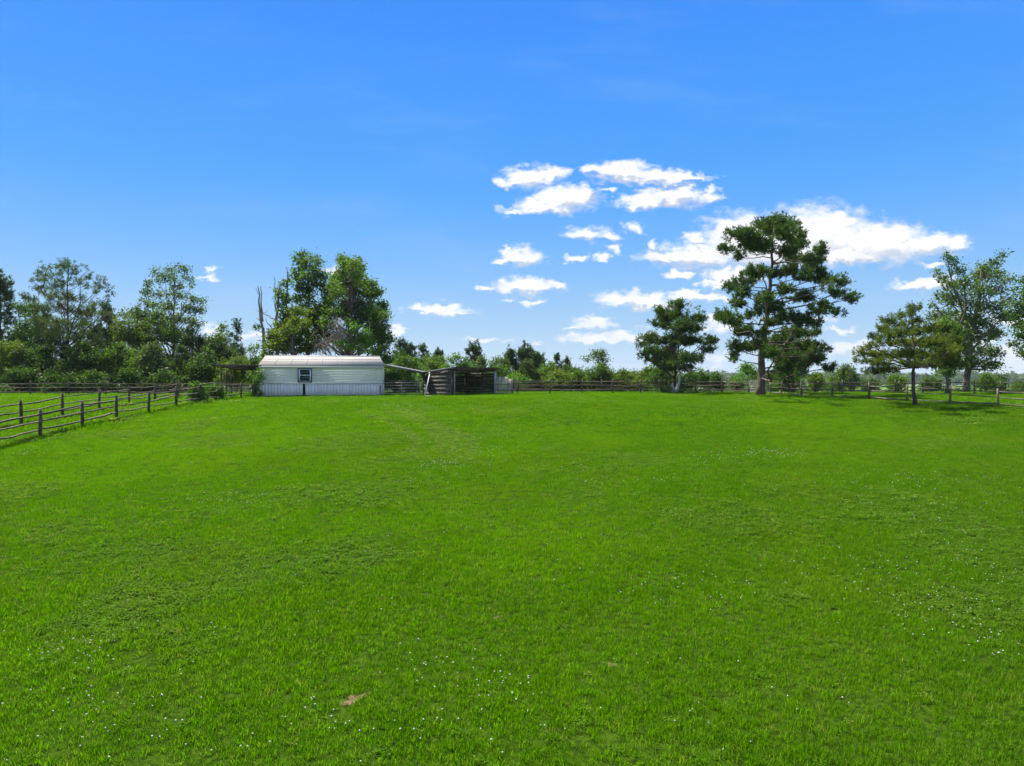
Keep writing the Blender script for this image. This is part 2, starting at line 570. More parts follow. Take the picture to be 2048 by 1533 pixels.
def ground_mat():
    m, N = base_mat('pasture_ground')
    g_ = N.n('ShaderNodeNewGeometry')
    P = g_.outputs['Position']
    dirt = N.n('ShaderNodeAttribute', attribute_name='dirt').outputs['Fac']
    mulch = N.n('ShaderNodeAttribute', attribute_name='mulch').outputs['Fac']
    far = N.n('ShaderNodeAttribute', attribute_name='meadow').outputs['Fac']
    n1 = N.noise(P, 9, 5, .65)
    n2 = N.noise(P, .16, 4, .55)
    n3 = N.noise(P, 40, 3, .6)
    col = N.mix(N.maprange(n1, .35, .65), (.016, .036, .002, 1), (.042, .084, .004, 1))
    col = N.mix(N.math('MULTIPLY', N.maprange(n3, .6, .75), .3), col, (.085, .060, .026, 1))
    fcol = N.mix(N.maprange(n2, .3, .7), (.075, .175, .010, 1), (.110, .185, .022, 1))
    fcol = N.mix(N.math('MULTIPLY', n1, .35), fcol, (.055, .095, .016, 1))
    col = N.mix(far, col, fcol)
    dm = N.maprange(N.math('MULTIPLY_ADD', N.math('SUBTRACT', n1, .5), 1.2, dirt), .42, .62)
    dcol = N.mix(N.maprange(n3, .35, .65), (.085, .056, .030, 1), (.190, .130, .072, 1))
    col = N.mix(dm, col, dcol)
    mm = N.maprange(N.math('MULTIPLY_ADD', N.math('SUBTRACT', n1, .5), 1.0, mulch), .4, .6)
    mcol = N.mix(N.maprange(n3, .3, .7), (.13, .085, .055, 1), (.27, .19, .125, 1))
    col = N.mix(mm, col, mcol)
    p = N.n('ShaderNodeBsdfPrincipled')
    N.put(p.inputs['Base Color'], col)
    p.inputs['Roughness'].default_value = 1.0
    p.inputs['Specular IOR Level'].default_value = .02
    b = N.n('ShaderNodeBump')
    b.inputs['Strength'].default_value = .7
    b.inputs['Distance'].default_value = .04
    N.put(b.inputs['Height'], N.math('ADD', n1, n3))
    N.t.links.new(b.outputs[0], p.inputs['Normal'])
    return finish(m, N, p.outputs[0])


M['ground'] = ground_mat()


def grass_mat():
    m, N = base_mat('grass_blades')
    g_ = N.n('ShaderNodeNewGeometry')
    P = g_.outputs['Position']
    t = N.n('ShaderNodeAttribute', attribute_name='tint').outputs['Fac']
    oi = N.n('ShaderNodeObjectInfo').outputs['Random']
    big = N.noise(P, .085, 4, .6)
    mid = N.noise(P, .9, 4, .6)
    sml = N.noise(P, 5.0, 3, .6)
    dull = N.n('ShaderNodeAttribute', attribute_name='dull', attribute_type='INSTANCER').outputs['Fac']
    c = N.mix(t, (.038, .130, .0005, 1), (.138, .300, .001, 1))
    c = N.mix(N.math('MULTIPLY', N.maprange(mid, .45, .7), .5), c, (.046, .145, .002, 1))
    c = N.mix(N.math('MULTIPLY', N.maprange(big, .46, .66), .45), c, (.150, .310, .001, 1))
    c = N.mix(N.math('MULTIPLY', N.maprange(sml, .52, .72), .35), c, (.080, .160, .006, 1))
    c = N.mix(dull, c, (.095, .190, .014, 1))
    trk = N.n('ShaderNodeAttribute', attribute_name='track', attribute_type='INSTANCER').outputs['Fac']
    c = N.mix(N.math('MULTIPLY', trk, .9, clamp=True), c, (.150, .255, .035, 1))
    olive = N.noise(P, .23, 4, .6)
    c = N.mix(N.math('MULTIPLY', N.maprange(olive, .5, .72), .38), c, (.130, .200, .006, 1))
    c = N.mix(1.0, c, N_gray(N, N.math('MULTIPLY_ADD', oi, .38, .81)), 'MULTIPLY')
    c = N.mix(N.math('MULTIPLY', N.maprange(oi, .88, .99, smooth=False), .5), c, (.24, .23, .06, 1))
    p = N.n('ShaderNodeBsdfPrincipled')
    N.put(p.inputs['Base Color'], c)
    p.inputs['Roughness'].default_value = .65
    p.inputs['Specular IOR Level'].default_value = .03
    tr = N.n('ShaderNodeBsdfTranslucent')
    N.put(tr.inputs['Color'], N.mix(1.0, c, (1.25, 1.3, .5, 1), 'MULTIPLY'))
    mx = N.n('ShaderNodeMixShader')
    mx.inputs[0].default_value = .5
    N.t.links.new(p.outputs[0], mx.inputs[1])
    N.t.links.new(tr.outputs[0], mx.inputs[2])
    return finish(m, N, mx.outputs[0])


M['grass'] = grass_mat()

# ------------------------------------------------------------------ ground sheet
def axis(lo, hi, step, end, growth=1.22):
    a = list(np.arange(lo, hi + 1e-6, step))
    s = step
    while a[-1] < end:
        s *= growth
        a.append(a[-1] + s)
    a[-1] = end
    return a


xr = axis(0, 12, .2, 40, 1.0)
xr = list(np.arange(0, 12, .25)) + list(np.arange(12, 40, .6))
s_ = .6
while xr[-1] < 2500:
    s_ *= 1.25
    xr.append(xr[-1] + s_)
xr[-1] = 2500
xs = np.array([-v for v in xr[:0:-1]] + xr)
yr = list(np.arange(5, 20, .25)) + list(np.arange(20, 90, .6))
s_ = .6
while yr[-1] < 2500:
    s_ *= 1.22
    yr.append(yr[-1] + s_)
yr[-1] = 2500
yb = [5]
s_ = .4
while yb[-1] > -300:
    s_ *= 1.4
    yb.append(yb[-1] - s_)
yb[-1] = -300
ys = np.array(yb[:0:-1] + yr)
GX, GY = np.meshgrid(xs, ys)
gx, gy = GX.ravel(), GY.ravel()
gzv = gz(gx, gy)


def on_ground(px, py):
    """distance at which the photo's pixel ray meets the terrain"""
    Y = np.arange(4, 75, .05)
    X = (px - 1024) / F * Y
    h = np.nonzero(CZ + (HZ - py) / F * Y <= gz(X, Y))[0]
    k = h[0] if len(h) else -1
    return (X[k], Y[k])


DIRT = [(700, 1402, 21, .95), (735, 1385, 14, .7), (1092, 1436, 16, .9), (466, 1392, 16, .8), (360, 1440, 18, .9), (1226, 1330, 14, .8), (420, 1175, 8, .7),
        (248, 1338, 14, .6), (305, 1360, 12, .55), (720, 1358, 14, .6), (868, 1410, 14, .55), (600, 1382, 12, .5), (830, 1512, 12, .6), (430, 1468, 12, .55),
        (1040, 1300, 16, .5), (860, 1035, 9, .6), (1480, 1338, 14, .4), (1130, 1260, 12, .5), (120, 1480, 14, .5), (1330, 1400, 16, .5), (1000, 1235, 12, .4)]
dirt = np.zeros(len(gx))
DPOS = []
for (px, py, r_, s) in DIRT:
    X, Y = on_ground(px, py)
    s = max(s, .72)
    rm = r_ * .9 * Y / F
    DPOS.append((X, Y, rm, s))
    d = np.hypot((gx - X) / (rm * 1.5), (gy - Y) / (rm * 1.8))
    dirt = np.maximum(dirt, s * np.clip(1.12 - d, 0, .8))
# trodden earth by the gate between the buildings and inside the shed
def ell(x, y, X, Y, a, b):
    return np.clip(1.4 - np.hypot((x - X) / a, (y - Y) / b), 0, 1)


mulch = np.maximum.reduce([ell(gx, gy, -9.6, 62.2, 2.3, 1.5), .9 * ell(gx, gy, 21.9, 62.9, 1.6, .9), ell(gx, gy, -4.9, 66.3, 2.7, 2.2),
                           .62 * ell(gx, gy, 28.6, 49.3, 3.6, 1.1), .55 * ell(gx, gy, 15, 70, 2.5, 1.0)])
meadow = np.clip((np.hypot(gx, gy) - 60) / 16, 0, 1)
meadow = np.maximum(meadow, np.clip((-gy + 2) / 4, 0, 1))
ng, nh = len(ys), len(xs)
ii = np.arange((ng - 1) * nh).reshape(ng - 1, nh)[:, :-1].ravel()
mb = MB()
mb.addn(np.stack([gx, gy, gzv], 1), np.stack([ii, ii + 1, ii + nh + 1, ii + nh], 1), np.zeros(len(gx)))
ground = mb.build('ground', M['ground'], smooth=True)
tag(ground, kind='structure')
for nm, arr in (('dirt', dirt), ('mulch', mulch), ('meadow', meadow)):
    a = ground.data.attributes.new(nm, 'FLOAT', 'POINT')
    a.data.foreach_set('value', arr.astype(np.float32))

# ------------------------------------------------------------------ grass (stuff)
def tuft_mesh(name, nb, rad, h, w, seed, seg=2, lean=.6, kind='blade'):
    r = np.random.default_rng(seed)
    mb = MB()
    for i in range(nb):
        a, q = r.uniform(0, 6.283), rad * math.sqrt(r.uniform())
        p = np.array([q * math.cos(a), q * math.sin(a), -.01])
        if kind == 'clover':
            hh = h * r.uniform(.5, 1)
            c = p + np.array([0, 0, hh])
            e1 = np.array([r.normal(), r.normal(), r.normal() * .3])
            e1 /= np.linalg.norm(e1)
            e2 = np.cross(e1, [r.normal() * .3, r.normal() * .3, 1])
            e2 /= np.linalg.norm(e2)
            k = w * r.uniform(.7, 1.2)
            mb.add([c - e1 * k, c - e2 * k * .8, c + e1 * k, c + e2 * k * .8], [(0, 1, 2, 3)], r.uniform())
            continue
        hh = h * r.uniform(.55, 1.1)
        la = r.uniform(0, 6.283)
        ld = np.array([math.cos(la), math.sin(la), 0]) * hh * lean * r.uniform(.2, 1.2)
        sd = np.array([-math.sin(la), math.cos(la), 0])
        ta = r.uniform(-.9, .9)
        sd = sd * math.cos(ta) + np.array([math.cos(la), math.sin(la), 0]) * math.sin(ta)
        ww = w * r.uniform(.7, 1.2)
        m_ = p + np.array([0, 0, hh * .62]) + ld * .38
        t_ = p + np.array([0, 0, hh * .98]) + ld
        ti = r.uniform()
        if seg == 2:
            mb.add([p - sd * ww * .5, p + sd * ww * .5, m_ + sd * ww * .45, m_ - sd * ww * .45, t_], [(0, 1, 2, 3), (3, 2, 4)], ti)
        else:
            mb.add([p - sd * ww * .5, p + sd * ww * .5, t_], [(0, 1, 2)], ti)
    return mb.mesh(name, M['grass'])


def proto(name, me):
    return bpy.data.objects.new(name, me)      # kept out of every collection: only instanced


def scatter(name, P, rot, scl, idx, dull, track, protos):
    me = bpy.data.meshes.new(name)
    me.vertices.add(len(P))
    me.vertices.foreach_set('co', P.astype(np.float32).ravel())
    for nm, typ, arr, prop in (('rot', 'FLOAT_VECTOR', rot, 'vector'), ('scl', 'FLOAT', scl, 'value'), ('idx', 'INT', idx, 'value'), ('dull', 'FLOAT', dull, 'value'), ('track', 'FLOAT', track, 'value')):
        a = me.attributes.new(nm, typ, 'POINT')
        a.data.foreach_set(prop, np.ascontiguousarray(arr, np.int32 if typ == 'INT' else np.float32).ravel())
    ob = bpy.data.objects.new(name, me)
    COL.objects.link(ob)
    ng_ = bpy.data.node_groups.new(name + '_scatter', 'GeometryNodeTree')
    ng_.interface.new_socket('Geometry', in_out='INPUT', socket_type='NodeSocketGeometry')
    ng_.interface.new_socket('Geometry', in_out='OUTPUT', socket_type='NodeSocketGeometry')
    N = NT(ng_)
    gi = N.n('NodeGroupInput')
    go = N.n('NodeGroupOutput')
    ip = N.n('GeometryNodeInstanceOnPoints')
    jn = N.n('GeometryNodeJoinGeometry')
    for p in reversed(protos):
        o = N.n('GeometryNodeObjectInfo')
        o.inputs['Object'].default_value = p
        o.inputs['As Instance'].default_value = True
        ng_.links.new(o.outputs['Geometry'], jn.inputs[0])
    ng_.links.new(gi.outputs[0], ip.inputs['Points'])
    ng_.links.new(jn.outputs[0], ip.inputs['Instance'])
    ip.inputs['Pick Instance'].default_value = True
    for nm, typ, sock in (('rot', 'FLOAT_VECTOR', 'Rotation'), ('scl', 'FLOAT', 'Scale'), ('idx', 'INT', 'Instance Index')):
        na = N.n('GeometryNodeInputNamedAttribute', data_type=typ)
        na.inputs['Name'].default_value = nm
        ng_.links.new(na.outputs['Attribute'], ip.inputs[sock])
    ng_.links.new(ip.outputs[0], go.inputs[0])
    md = ob.modifiers.new('scatter', 'NODES')
    md.node_group = ng_
    return ob


# vehicle tracks on the grass: polylines traced on the ground
TRK = [[(712, 820), (760, 838), (800, 855), (828, 872), (836, 890), (815, 905)], [(800, 818), (840, 845), (872, 868), (884, 888), (872, 903)],
       [(815, 818), (865, 845), (905, 872), (914, 893), (896, 910)], [(850, 840), (910, 862), (942, 880), (946, 900), (930, 914)]]
TRKG = [[on_ground(*p) for p in t] for t in TRK]


def track_dist(x, y):
    d = np.full(len(x), 99.0)
    for t in TRKG:
        for (a, b) in zip(t[:-1], t[1:]):
            a, b = np.array(a), np.array(b)
            ab = b - a
            k = np.clip(((x - a[0]) * ab[0] + (y - a[1]) * ab[1]) / (ab @ ab), 0, 1)
            d = np.minimum(d, np.hypot(x - a[0] - k * ab[0], y - a[1] - k * ab[1]))
    return d


def grass_band(name, y0, y1, tp, dens, protos, smin, smax, nclover, seed, label):
    r = np.random.default_rng(seed)
    ya, yb_ = y0, y1
    y0, y1 = y0 - tp, y1 + tp
    A = .78 * (y1 ** 2 - y0 ** 2) + 6 * (y1 - y0)
    n = int(A * dens)
    yy = np.sqrt(r.uniform(y0 ** 2, y1 ** 2, n))
    xx = r.uniform(-1, 1, n) * (.78 * yy + 3)
    keep = r.uniform(0, 1, n) < np.minimum(np.clip((yy - y0) / (2 * tp), 0, 1) if seed > 31 else 1, np.clip((y1 - yy) / (2 * tp), 0, 1))
    # bare earth and buildings stay clear
    for (X, Y, rm, s) in DPOS:
        d = np.hypot((xx - X) / (rm * 1.2), (yy - Y) / (rm * 1.4))
        keep &= r.uniform(0, 1, n) > np.clip(s * 1.0 * (1.25 - d), 0, .75)
    for (X, Y, a, b, s) in ((-9.6, 62.2, 2.3, 1.5, .95), (21.9, 62.9, 1.7, 1.0, .9), (-4.9, 66.3, 2.7, 2.2, 1), (28.6, 49.3, 3.8, 1.2, .6)):
        keep &= r.uniform(0, 1, n) > s * np.clip(1.5 - np.hypot((xx - X) / a, (yy - Y) / b), 0, 1)
    # local rotation of the building footprint
    th = R(9)
    lx = (xx + 21.5) * math.cos(th) + (yy - 60.2) * math.sin(th)
    ly = -(xx + 21.5) * math.sin(th) + (yy - 60.2) * math.cos(th)
    keep &= ~((lx > 0) & (lx < 10.3) & (ly > 0) & (ly < 2.7))
    cl = fbm2(xx, yy, .33, 3, 21)
    thin = fbm2(xx, yy, 1.3, 3, 23)
    keep &= r.uniform(0, 1, n) > np.clip((thin - (.62 if y1 > 25 else .57)) * 3.5, 0, .6 if y1 > 25 else .75)
    if y1 > 25:
        keep &= r.uniform(0, 1, n) > .22 * np.clip(1.25 - track_dist(xx, yy) / .34, 0, 1)
    xx, yy, cl, thin = xx[keep], yy[keep], cl[keep], thin[keep]
    n = len(xx)
    td = track_dist(xx, yy)
    trk = np.clip(1.25 - td / .34, 0, 1) if y1 > 25 else np.zeros(n)
    nb = len(protos) - nclover
    idx = r.integers(0, nb, n)
    isc = (r.uniform(0, 1, n) < np.clip((cl - .56) * 5, 0.02, .7 if y1 < 25 else .3)) if nclover else np.zeros(n, bool)
    if nclover:
        idx = np.where(isc, nb + r.integers(0, nclover, n), idx)
    side = np.clip((xx / yy - .20) / .5, 0, 1) * .32       # the right of the field is drier, less fed
    dull = np.clip(np.where(isc, .6, 0.0) + trk * 1.0 + side * r.uniform(.3, 1, n) + np.clip((cl - .52) * 1.5, 0, .4), 0, 1)
    trackv = trk
    lush = fbm2(xx, yy, .5, 3, 25)
    scl = r.uniform(smin, smax, n) * (.66 + .72 * lush) * (1 - .45 * trk)
    # uncut fringe along the left fences
    fr = np.minimum(np.abs(xx + 21.9), np.abs(xx + 26.0))
    scl *= 1 + 1.3 * np.clip(1 - fr / .55, 0, 1) * (yy > 22)
    rot = np.stack([r.normal(0, .12, n), r.normal(0, .12, n), r.uniform(0, 6.283, n)], 1)
    P = np.stack([xx, yy, gz(xx, yy)], 1)
    ob = scatter(name, P, rot, scl, idx, dull, trackv, protos)
    tag(ob, label, 'grass', kind='stuff')
    return ob


near = [proto('tuft', tuft_mesh('tuft', 22, .075, .085, .0062, 40 + i, 2)) for i in range(4)] + \
       [proto('clover_tuft', tuft_mesh('clover_tuft', 20, .10, .055, .016, 60 + i, kind='clover')) for i in range(2)]
mid = [proto('tuft', tuft_mesh('tuft', 26, .14, .095, .012, 140 + i, 1)) for i in range(4)] + \
      [proto('clover_tuft', tuft_mesh('clover_tuft', 22, .17, .06, .028, 160 + i, kind='clover')) for i in range(2)]
farp = [proto('tuft', tuft_mesh('tuft', 34, .28, .115, .026, 240 + i, 1)) for i in range(4)] + \
       [proto('clover_tuft', tuft_mesh('clover_tuft', 24, .30, .075, .05, 260 + i, kind='clover')) for i in range(1)]
grass_band('grass', 8.0, 17, 2.5, 150, near, .75, 1.35, 2, 31, 'short bright green grass with clover nearest the camera')
grass_band('grass', 17, 36, 2.5, 74, mid, .75, 1.3, 2, 32, 'bright green mown grass across the middle of the field')
grass_band('grass', 36, 76, 2.5, 24, farp, .7, 1.2, 1, 33, 'bright green grass on the crest around buildings and fences')

# ------------------------------------------------------------------ white clover flowers (stuff)
def ico(r):
    t = (1 + 5 ** .5) / 2
    V = np.array([(-1, t, 0), (1, t, 0), (-1, -t, 0), (1, -t, 0), (0, -1, t), (0, 1, t), (0, -1, -t), (0, 1, -t), (t, 0, -1), (t, 0, 1), (-t, 0, -1), (-t, 0, 1)], float)
    V = V / np.linalg.norm(V[0]) * r
    Fc = np.array([(0, 11, 5), (0, 5, 1), (0, 1, 7), (0, 7, 10), (0, 10, 11), (1, 5, 9), (5, 11, 4), (11, 10, 2), (10, 7, 6), (7, 1, 8),
                   (3, 9, 4), (3, 4, 2), (3, 2, 6), (3, 6, 8), (3, 8, 9), (4, 9, 5), (2, 4, 11), (6, 2, 10), (8, 6, 7), (9, 8, 1)])
    return V, Fc


FL = [(150, 1290, 130, 40, 26), (210, 1400, 200, 60, 30), (180, 1310, 60, 25, 14), (320, 1260, 160, 14, 10), (880, 1330, 90, 40, 22), (1010, 1370, 40, 14, 12), (950, 1420, 180, 70, 26),
      (900, 930, 90, 10, 70), (500, 1005, 70, 18, 26), (440, 1000, 60, 12, 12), (1530, 908, 90, 9, 80), (1430, 918, 40, 8, 20), (640, 1440, 160, 70, 18),
      (1360, 1190, 160, 40, 26), (1760, 1160, 140, 50, 44), (1860, 1230, 160, 60, 40), (1940, 1140, 90, 60, 34), (1640, 1130, 90, 40, 20), (1990, 1300, 60, 60, 18), (980, 905, 60, 8, 20),
      (1790, 960, 140, 16, 40), (1240, 1100, 260, 80, 26), (60, 885, 60, 8, 26), (80, 905, 60, 10, 20), (150, 785, 120, 5, 110), (300, 1490, 250, 40, 22), (700, 1150, 500, 120, 40),
      (1400, 1420, 300, 80, 22), (1250, 965, 500, 30, 70), (1900, 1010, 150, 60, 40), (820, 812, 60, 3, 40), (960, 890, 160, 40, 40)]
mb = MB()
sb = MB()
r = np.random.default_rng(77)
bv, bf = ico(1.0)
for (px, py, sx, sy, n) in FL:
    for k in range(n):
        X, Y = px + r.normal() * sx * .6, py + r.normal() * sy * .6
        if Y < 775 or Y > 1560:
            continue
        lo, hi = 5.0, 74.0
        for _ in range(18):
            mdv = (lo + hi) / 2
            zt = float(np.interp(mdv, _yy, _zs))
            if CZ + (HZ - Y) / F * mdv <= zt:
                hi = mdv
            else:
                lo = mdv
        yy_ = hi
        xx_ = (X - 1024) / F * yy_
        zz_ = g(xx_, yy_)
        s = r.uniform(.0085, .0145) * (1 + max(0, yy_ - 14) * .022)
        h = r.uniform(.06, .10) + max(0, yy_ - 20) * .001
        mb.addn(bv * np.array([1, 1, .85]) * s + np.array([xx_, yy_, zz_ + h]), bf, np.full(12, .5))
        sb.add([(xx_ - .002, yy_, zz_), (xx_ + .002, yy_, zz_), (xx_, yy_, zz_ + h)], [(0, 1, 2)])
fl = mb.build('clover_flowers', M['flower'])
tag(fl, 'small white clover flower heads dotted through the grass', 'flowers', kind='stuff')
tag(sb.build('clover_stalks', M['stem']), 'thin green stalks under the white clover flowers', 'flowers', kind='stuff')

# ------------------------------------------------------------------ distant wooded hills (stuff)
def blob_wood(name, n, sampler, hmin, hmax, mat, label, seed, ntri=26):
    r = np.random.default_rng(seed)
    X, Y = sampler(r, n)
    Z = gz(X, Y)
    H = r.uniform(hmin, hmax, n)
    Wd = H * r.uniform(.28, .5, n)
    # leaf-clump triangles through each crown
    u = r.normal(size=(n, ntri, 3))
    u /= np.linalg.norm(u, axis=2)[:, :, None]
    u[:, :, 2] = np.abs(u[:, :, 2]) * 1.0 - .25
    rad = r.uniform(.65, 1.0, (n, ntri, 1))
    C = u * rad * np.stack([Wd, Wd, H * .55], 1)[:, None, :] + np.stack([X, Y, Z + H * .45], 1)[:, None, :]
    s = (Wd[:, None] * r.uniform(.35, .6, (n, ntri)))[:, :, None]
    e1 = np.cross(u, r.normal(size=(n, ntri, 3)))
    e1 /= np.linalg.norm(e1, axis=2)[:, :, None] + 1e-9
    e2 = np.cross(u, e1) + u * r.normal(0, .35, (n, ntri, 1))
    V = np.stack([C - e1 * s, C + e1 * s * .8 - e2 * s * .5, C + e2 * s], 2).reshape(-1, 3)
    Fa = np.arange(len(V)).reshape(-1, 3)
    ti = np.repeat(np.clip(.5 + r.normal(0, .18, (n, ntri)) + (r.uniform(size=(n, 1)) - .5) * .5, 0, 1).ravel(), 3)
    mb = MB()
    mb.addn(V, Fa, ti)
    ob = mb.build(name, mat)
    tag(ob, label, 'woods', kind='stuff')
    return ob


def arc(y0, y1, umin, umax):
    def f(r, n):
        Y = r.uniform(y0, y1, n)
        u = r.uniform(umin, umax, n)
        return u * Y, Y
    return f


blob_wood('distant_woods', 2000, arc(1050, 1500, -1.0, 1.0), 21, 31, M['leaf_dark'], 'far blue-green wooded ridge along the horizon', 5)
blob_wood('far_woods', 1300, arc(420, 640, -1.0, .46), 9, 15, M['leaf_dark'], 'far band of woods behind the middle trees', 6)
blob_wood('scrub', 1500, arc(170, 330, -.8, 1.0), 2.2, 5.0, M['leaf_grey'], 'low scrub covering the falling ground beyond the fences', 8)

# ------------------------------------------------------------------ white building
HB = at(521, 794, 60.2)
TH = R(9)
hb = thing('storage_building', 'long low white metal building with pinkish roof, one window and blue-grey skirting', 'building', (HB.x, HB.y, g(HB.x, HB.y) - .05), TH)
h0 = CZ + (HZ - 794.5) / F * 60.9 - hb.location.z           # bottom of skirting in local z
LEN, DEP = 10.24, 2.6
ZS, ZE, ZR = h0 + 1.22, h0 + 2.72, h0 + 3.58                # skirting top, eave, ridge
mb = MB()
mb.box((.04, .06, h0), (LEN - .04, DEP - .04, ZE - .02))
mb.build('wall', M['dark'], hb)
# skirting boards with the one dark gap
gapx = 3.58
x = 0.05
rr = random.Random(4)
while x < LEN - .05:
    w = .262
    if x + w > LEN - .03:
        w = LEN - .03 - x
    if abs(x + w / 2 - gapx) < .12:
        x = gapx + .085
        continue
    if x < gapx < x + w + .05:
        w = gapx - .085 - x
    dz_ = rr.uniform(-.02, .02)
    mb = MB()
    y0 = .012 + rr.uniform(0, .012)
    mb.box((x + .006, y0, h0 - .05 + dz_), (x + w - .006, .055, ZS - .015))
    mb.box((x + w * .42, y0 - .012, h0 - .05 + dz_), (x + w * .58, y0 - .001, ZS - .02))
    mb.build('skirting_board', M['skirt'], hb)
    x += w
# lap siding, split round the window
WX0, WX1, WZ0, WZ1 = 3.08, 4.20, ZE - 1.37, ZE - .26
nrow = 6
zb, zt = ZS, ZE - .20
for i in range(nrow):
    a, b = zb + (zt - zb) * i / nrow, zb + (zt - zb) * (i + 1) / nrow
    segs = [(0, LEN)] if (a >= WZ1 or b <= WZ0) else [(0, WX0 - .03), (WX1 + .03, LEN)]
    for (s0, s1) in segs:
        mb = MB()
        prof = [(-.028, a + .002), (-.034, a + .012), (-.004, b - .012), (.004, b + .004), (.05, b + .004), (.05, a + .002)]
        V = [(s0, y, z) for y, z in prof] + [(s1, y, z) for y, z in prof]
        k = len(prof)
        mb.add(V, [tuple(range(k)), tuple(range(k, 2 * k))[::-1]] + [(j, j + k, (j + 1) % k + k, (j + 1) % k) for j in range(k)])
        mb.build('siding_board', M['siding'], hb)
mb = MB()
mb.box((-.012, -.045, ZS - .045), (LEN + .012, -.036, ZS + .012))
mb.box((-.012, -.036, ZS - .045), (LEN + .012, .008, ZS - .012))
mb.build('drip_edge', M['trim'], hb)
for s0 in (-.03, LEN - .03):
    mb = MB()
    mb.box((s0, -.052, ZS + .014), (s0 + .06, -.036, ZE - .2))
    mb.build('corner_trim', M['trim'], hb)
for s0, s1 in ((-.02, .035), (LEN - .035, LEN + .02)):
    for i in range(nrow):
        a, b = zb + (zt - zb) * i / nrow, zb + (zt - zb) * (i + 1) / nrow
        mb = MB()
        mb.box((s0, .055, a + .004), (s1, DEP, b - .004))
        mb.build('siding_board', M['siding'], hb)
    mb = MB()
    mb.box((s0 + .004, .06, h0 - .05), (s1 - .004, DEP - .02, ZS - .01))
    mb.build('skirting_board', M['skirt'], hb)
# eave fascia in two folds, then the pitched roof
mb = MB()
mb.box((-.10, -.16, ZE - .21), (LEN + .05, -.12, ZE - .045))
mb.box((-.10, -.12, ZE - .21), (LEN + .05, -.005, ZE - .19))
mb.build('fascia', M['trim'], hb)
RI = (.16, .36)         # how far the ridge is drawn in at each end
mb = MB()
ym = DEP / 2
V = [(-.14, -.2, ZE - .04), (LEN + .08, -.2, ZE - .04), (LEN + .08, -.2, ZE + .05), (-.14, -.2, ZE + .05),
     (RI[0], ym, ZR), (LEN - RI[1], ym, ZR), (-.14, DEP + .2, ZE + .05), (LEN + .08, DEP + .2, ZE + .05), (-.14, DEP + .2, ZE - .04), (LEN + .08, DEP + .2, ZE - .04)]
mb.add(V, [(0, 1, 2, 3), (3, 2, 5, 4), (4, 5, 7, 6), (6, 7, 9, 8), (8, 9, 1, 0), (3, 4, 6), (2, 7, 5), (0, 3, 6, 8), (1, 9, 7, 2)])
roof = mb.build('roof', M['roof_cream'], hb)
ncol = 8
for i in range(1, ncol):
    mb = MB()
    xa = (-.14) + (LEN + .22) * i / ncol
    xb = RI[0] + (LEN - RI[0] - RI[1]) * i / ncol
    for q in range(1):
        P0, P1 = np.array([xa, -.2, ZE + .062]), np.array([xb, ym - .06, ZR - .028])
        mb.tube([P0, P1], .011, 4)
    mb.build('roof_seam', M['roof_cream'], roof)
for q in (.33, .62):
    mb = MB()
    mb.tube([(-.12 + (RI[0] + .1) * q, -.2 + (ym + .2) * q, ZE + .06 + (ZR - ZE - .05) * q), (LEN + .06 - (RI[1] + .1) * q, -.2 + (ym + .2) * q, ZE + .06 + (ZR - ZE - .05) * q)], .010, 4)
    mb.build('roof_seam', M['roof_cream'], roof)
mb = MB()
mb.tube([(RI[0] - .02, ym, ZR + .012), (LEN - RI[1] + .02, ym, ZR + .012)], .04, 6)
mb.build('ridge_cap', M['trim'], roof)
# window
mb = MB()
for lo, hi in (((WX0, -.06, WZ0), (WX0 + .05, .03, WZ1)), ((WX1 - .05, -.06, WZ0), (WX1, .03, WZ1)), ((WX0 + .05, -.06, WZ1 - .045), (WX1 - .05, .03, WZ1))):
    mb.box(lo, hi)
win = mb.build('window', M['blue_trim'], hb)
mb = MB()
fx0, fx1, fz0, fz1 = WX0 + .052, WX1 - .052, WZ0, WZ1 - .047
for lo, hi in (((fx0, -.05, fz0), (fx0 + .105, .02, fz1)), ((fx1 - .105, -.05, fz0), (fx1, .02, fz1)), ((fx0 + .105, -.05, fz1 - .05), (fx1 - .105, .02, fz1)), ((fx0 + .105, -.05, fz0), (fx1 - .105, .02, fz0 + .035))):
    mb.box(lo, hi)
mb.build('frame', M['white'], win)
mb = MB()
zm = (fz0 + fz1) / 2
mb.box((fx0 + .106, -.042, zm - .03), (fx1 - .106, .018, zm + .03))
mb.build('mullion', M['white'], win)
for (a, b) in ((fz0 + .036, zm - .031), (zm + .031, fz1 - .051)):
    mb = MB()
    mb.box((fx0 + .106, -.012, a), (fx1 - .106, .0, b))
    mb.build('pane', M['glass'], win)
# pipes and a tap box at the right end of the skirting
mb = MB()
mb.box((LEN - .32, -.06, h0 + .75), (LEN - .18, .008, h0 + 1.05))
mb.build('tap_box', M['gate'], hb)
mb = MB()
mb.tube([(LEN - .25, -.05, h0 + .75), (LEN - .27, -.07, h0 + .45), (LEN - .2, -.06, h0 + .2), (LEN - .22, -.05, h0)], .022, 6)
mb.tube([(LEN - .34, -.05, h0 + .62), (LEN - .2, -.1, h0 + .55), (LEN - .12, -.08, h0 + .3), (LEN - .16, -.06, h0 + .05)], .016, 6)
mb.build('hose_pipe', M['dark'], hb)


def hl(x, y, z):       # building-local to world
    v = Vector((x * math.cos(TH) - y * math.sin(TH), x * math.sin(TH) + y * math.cos(TH), z))
    return v + hb.location


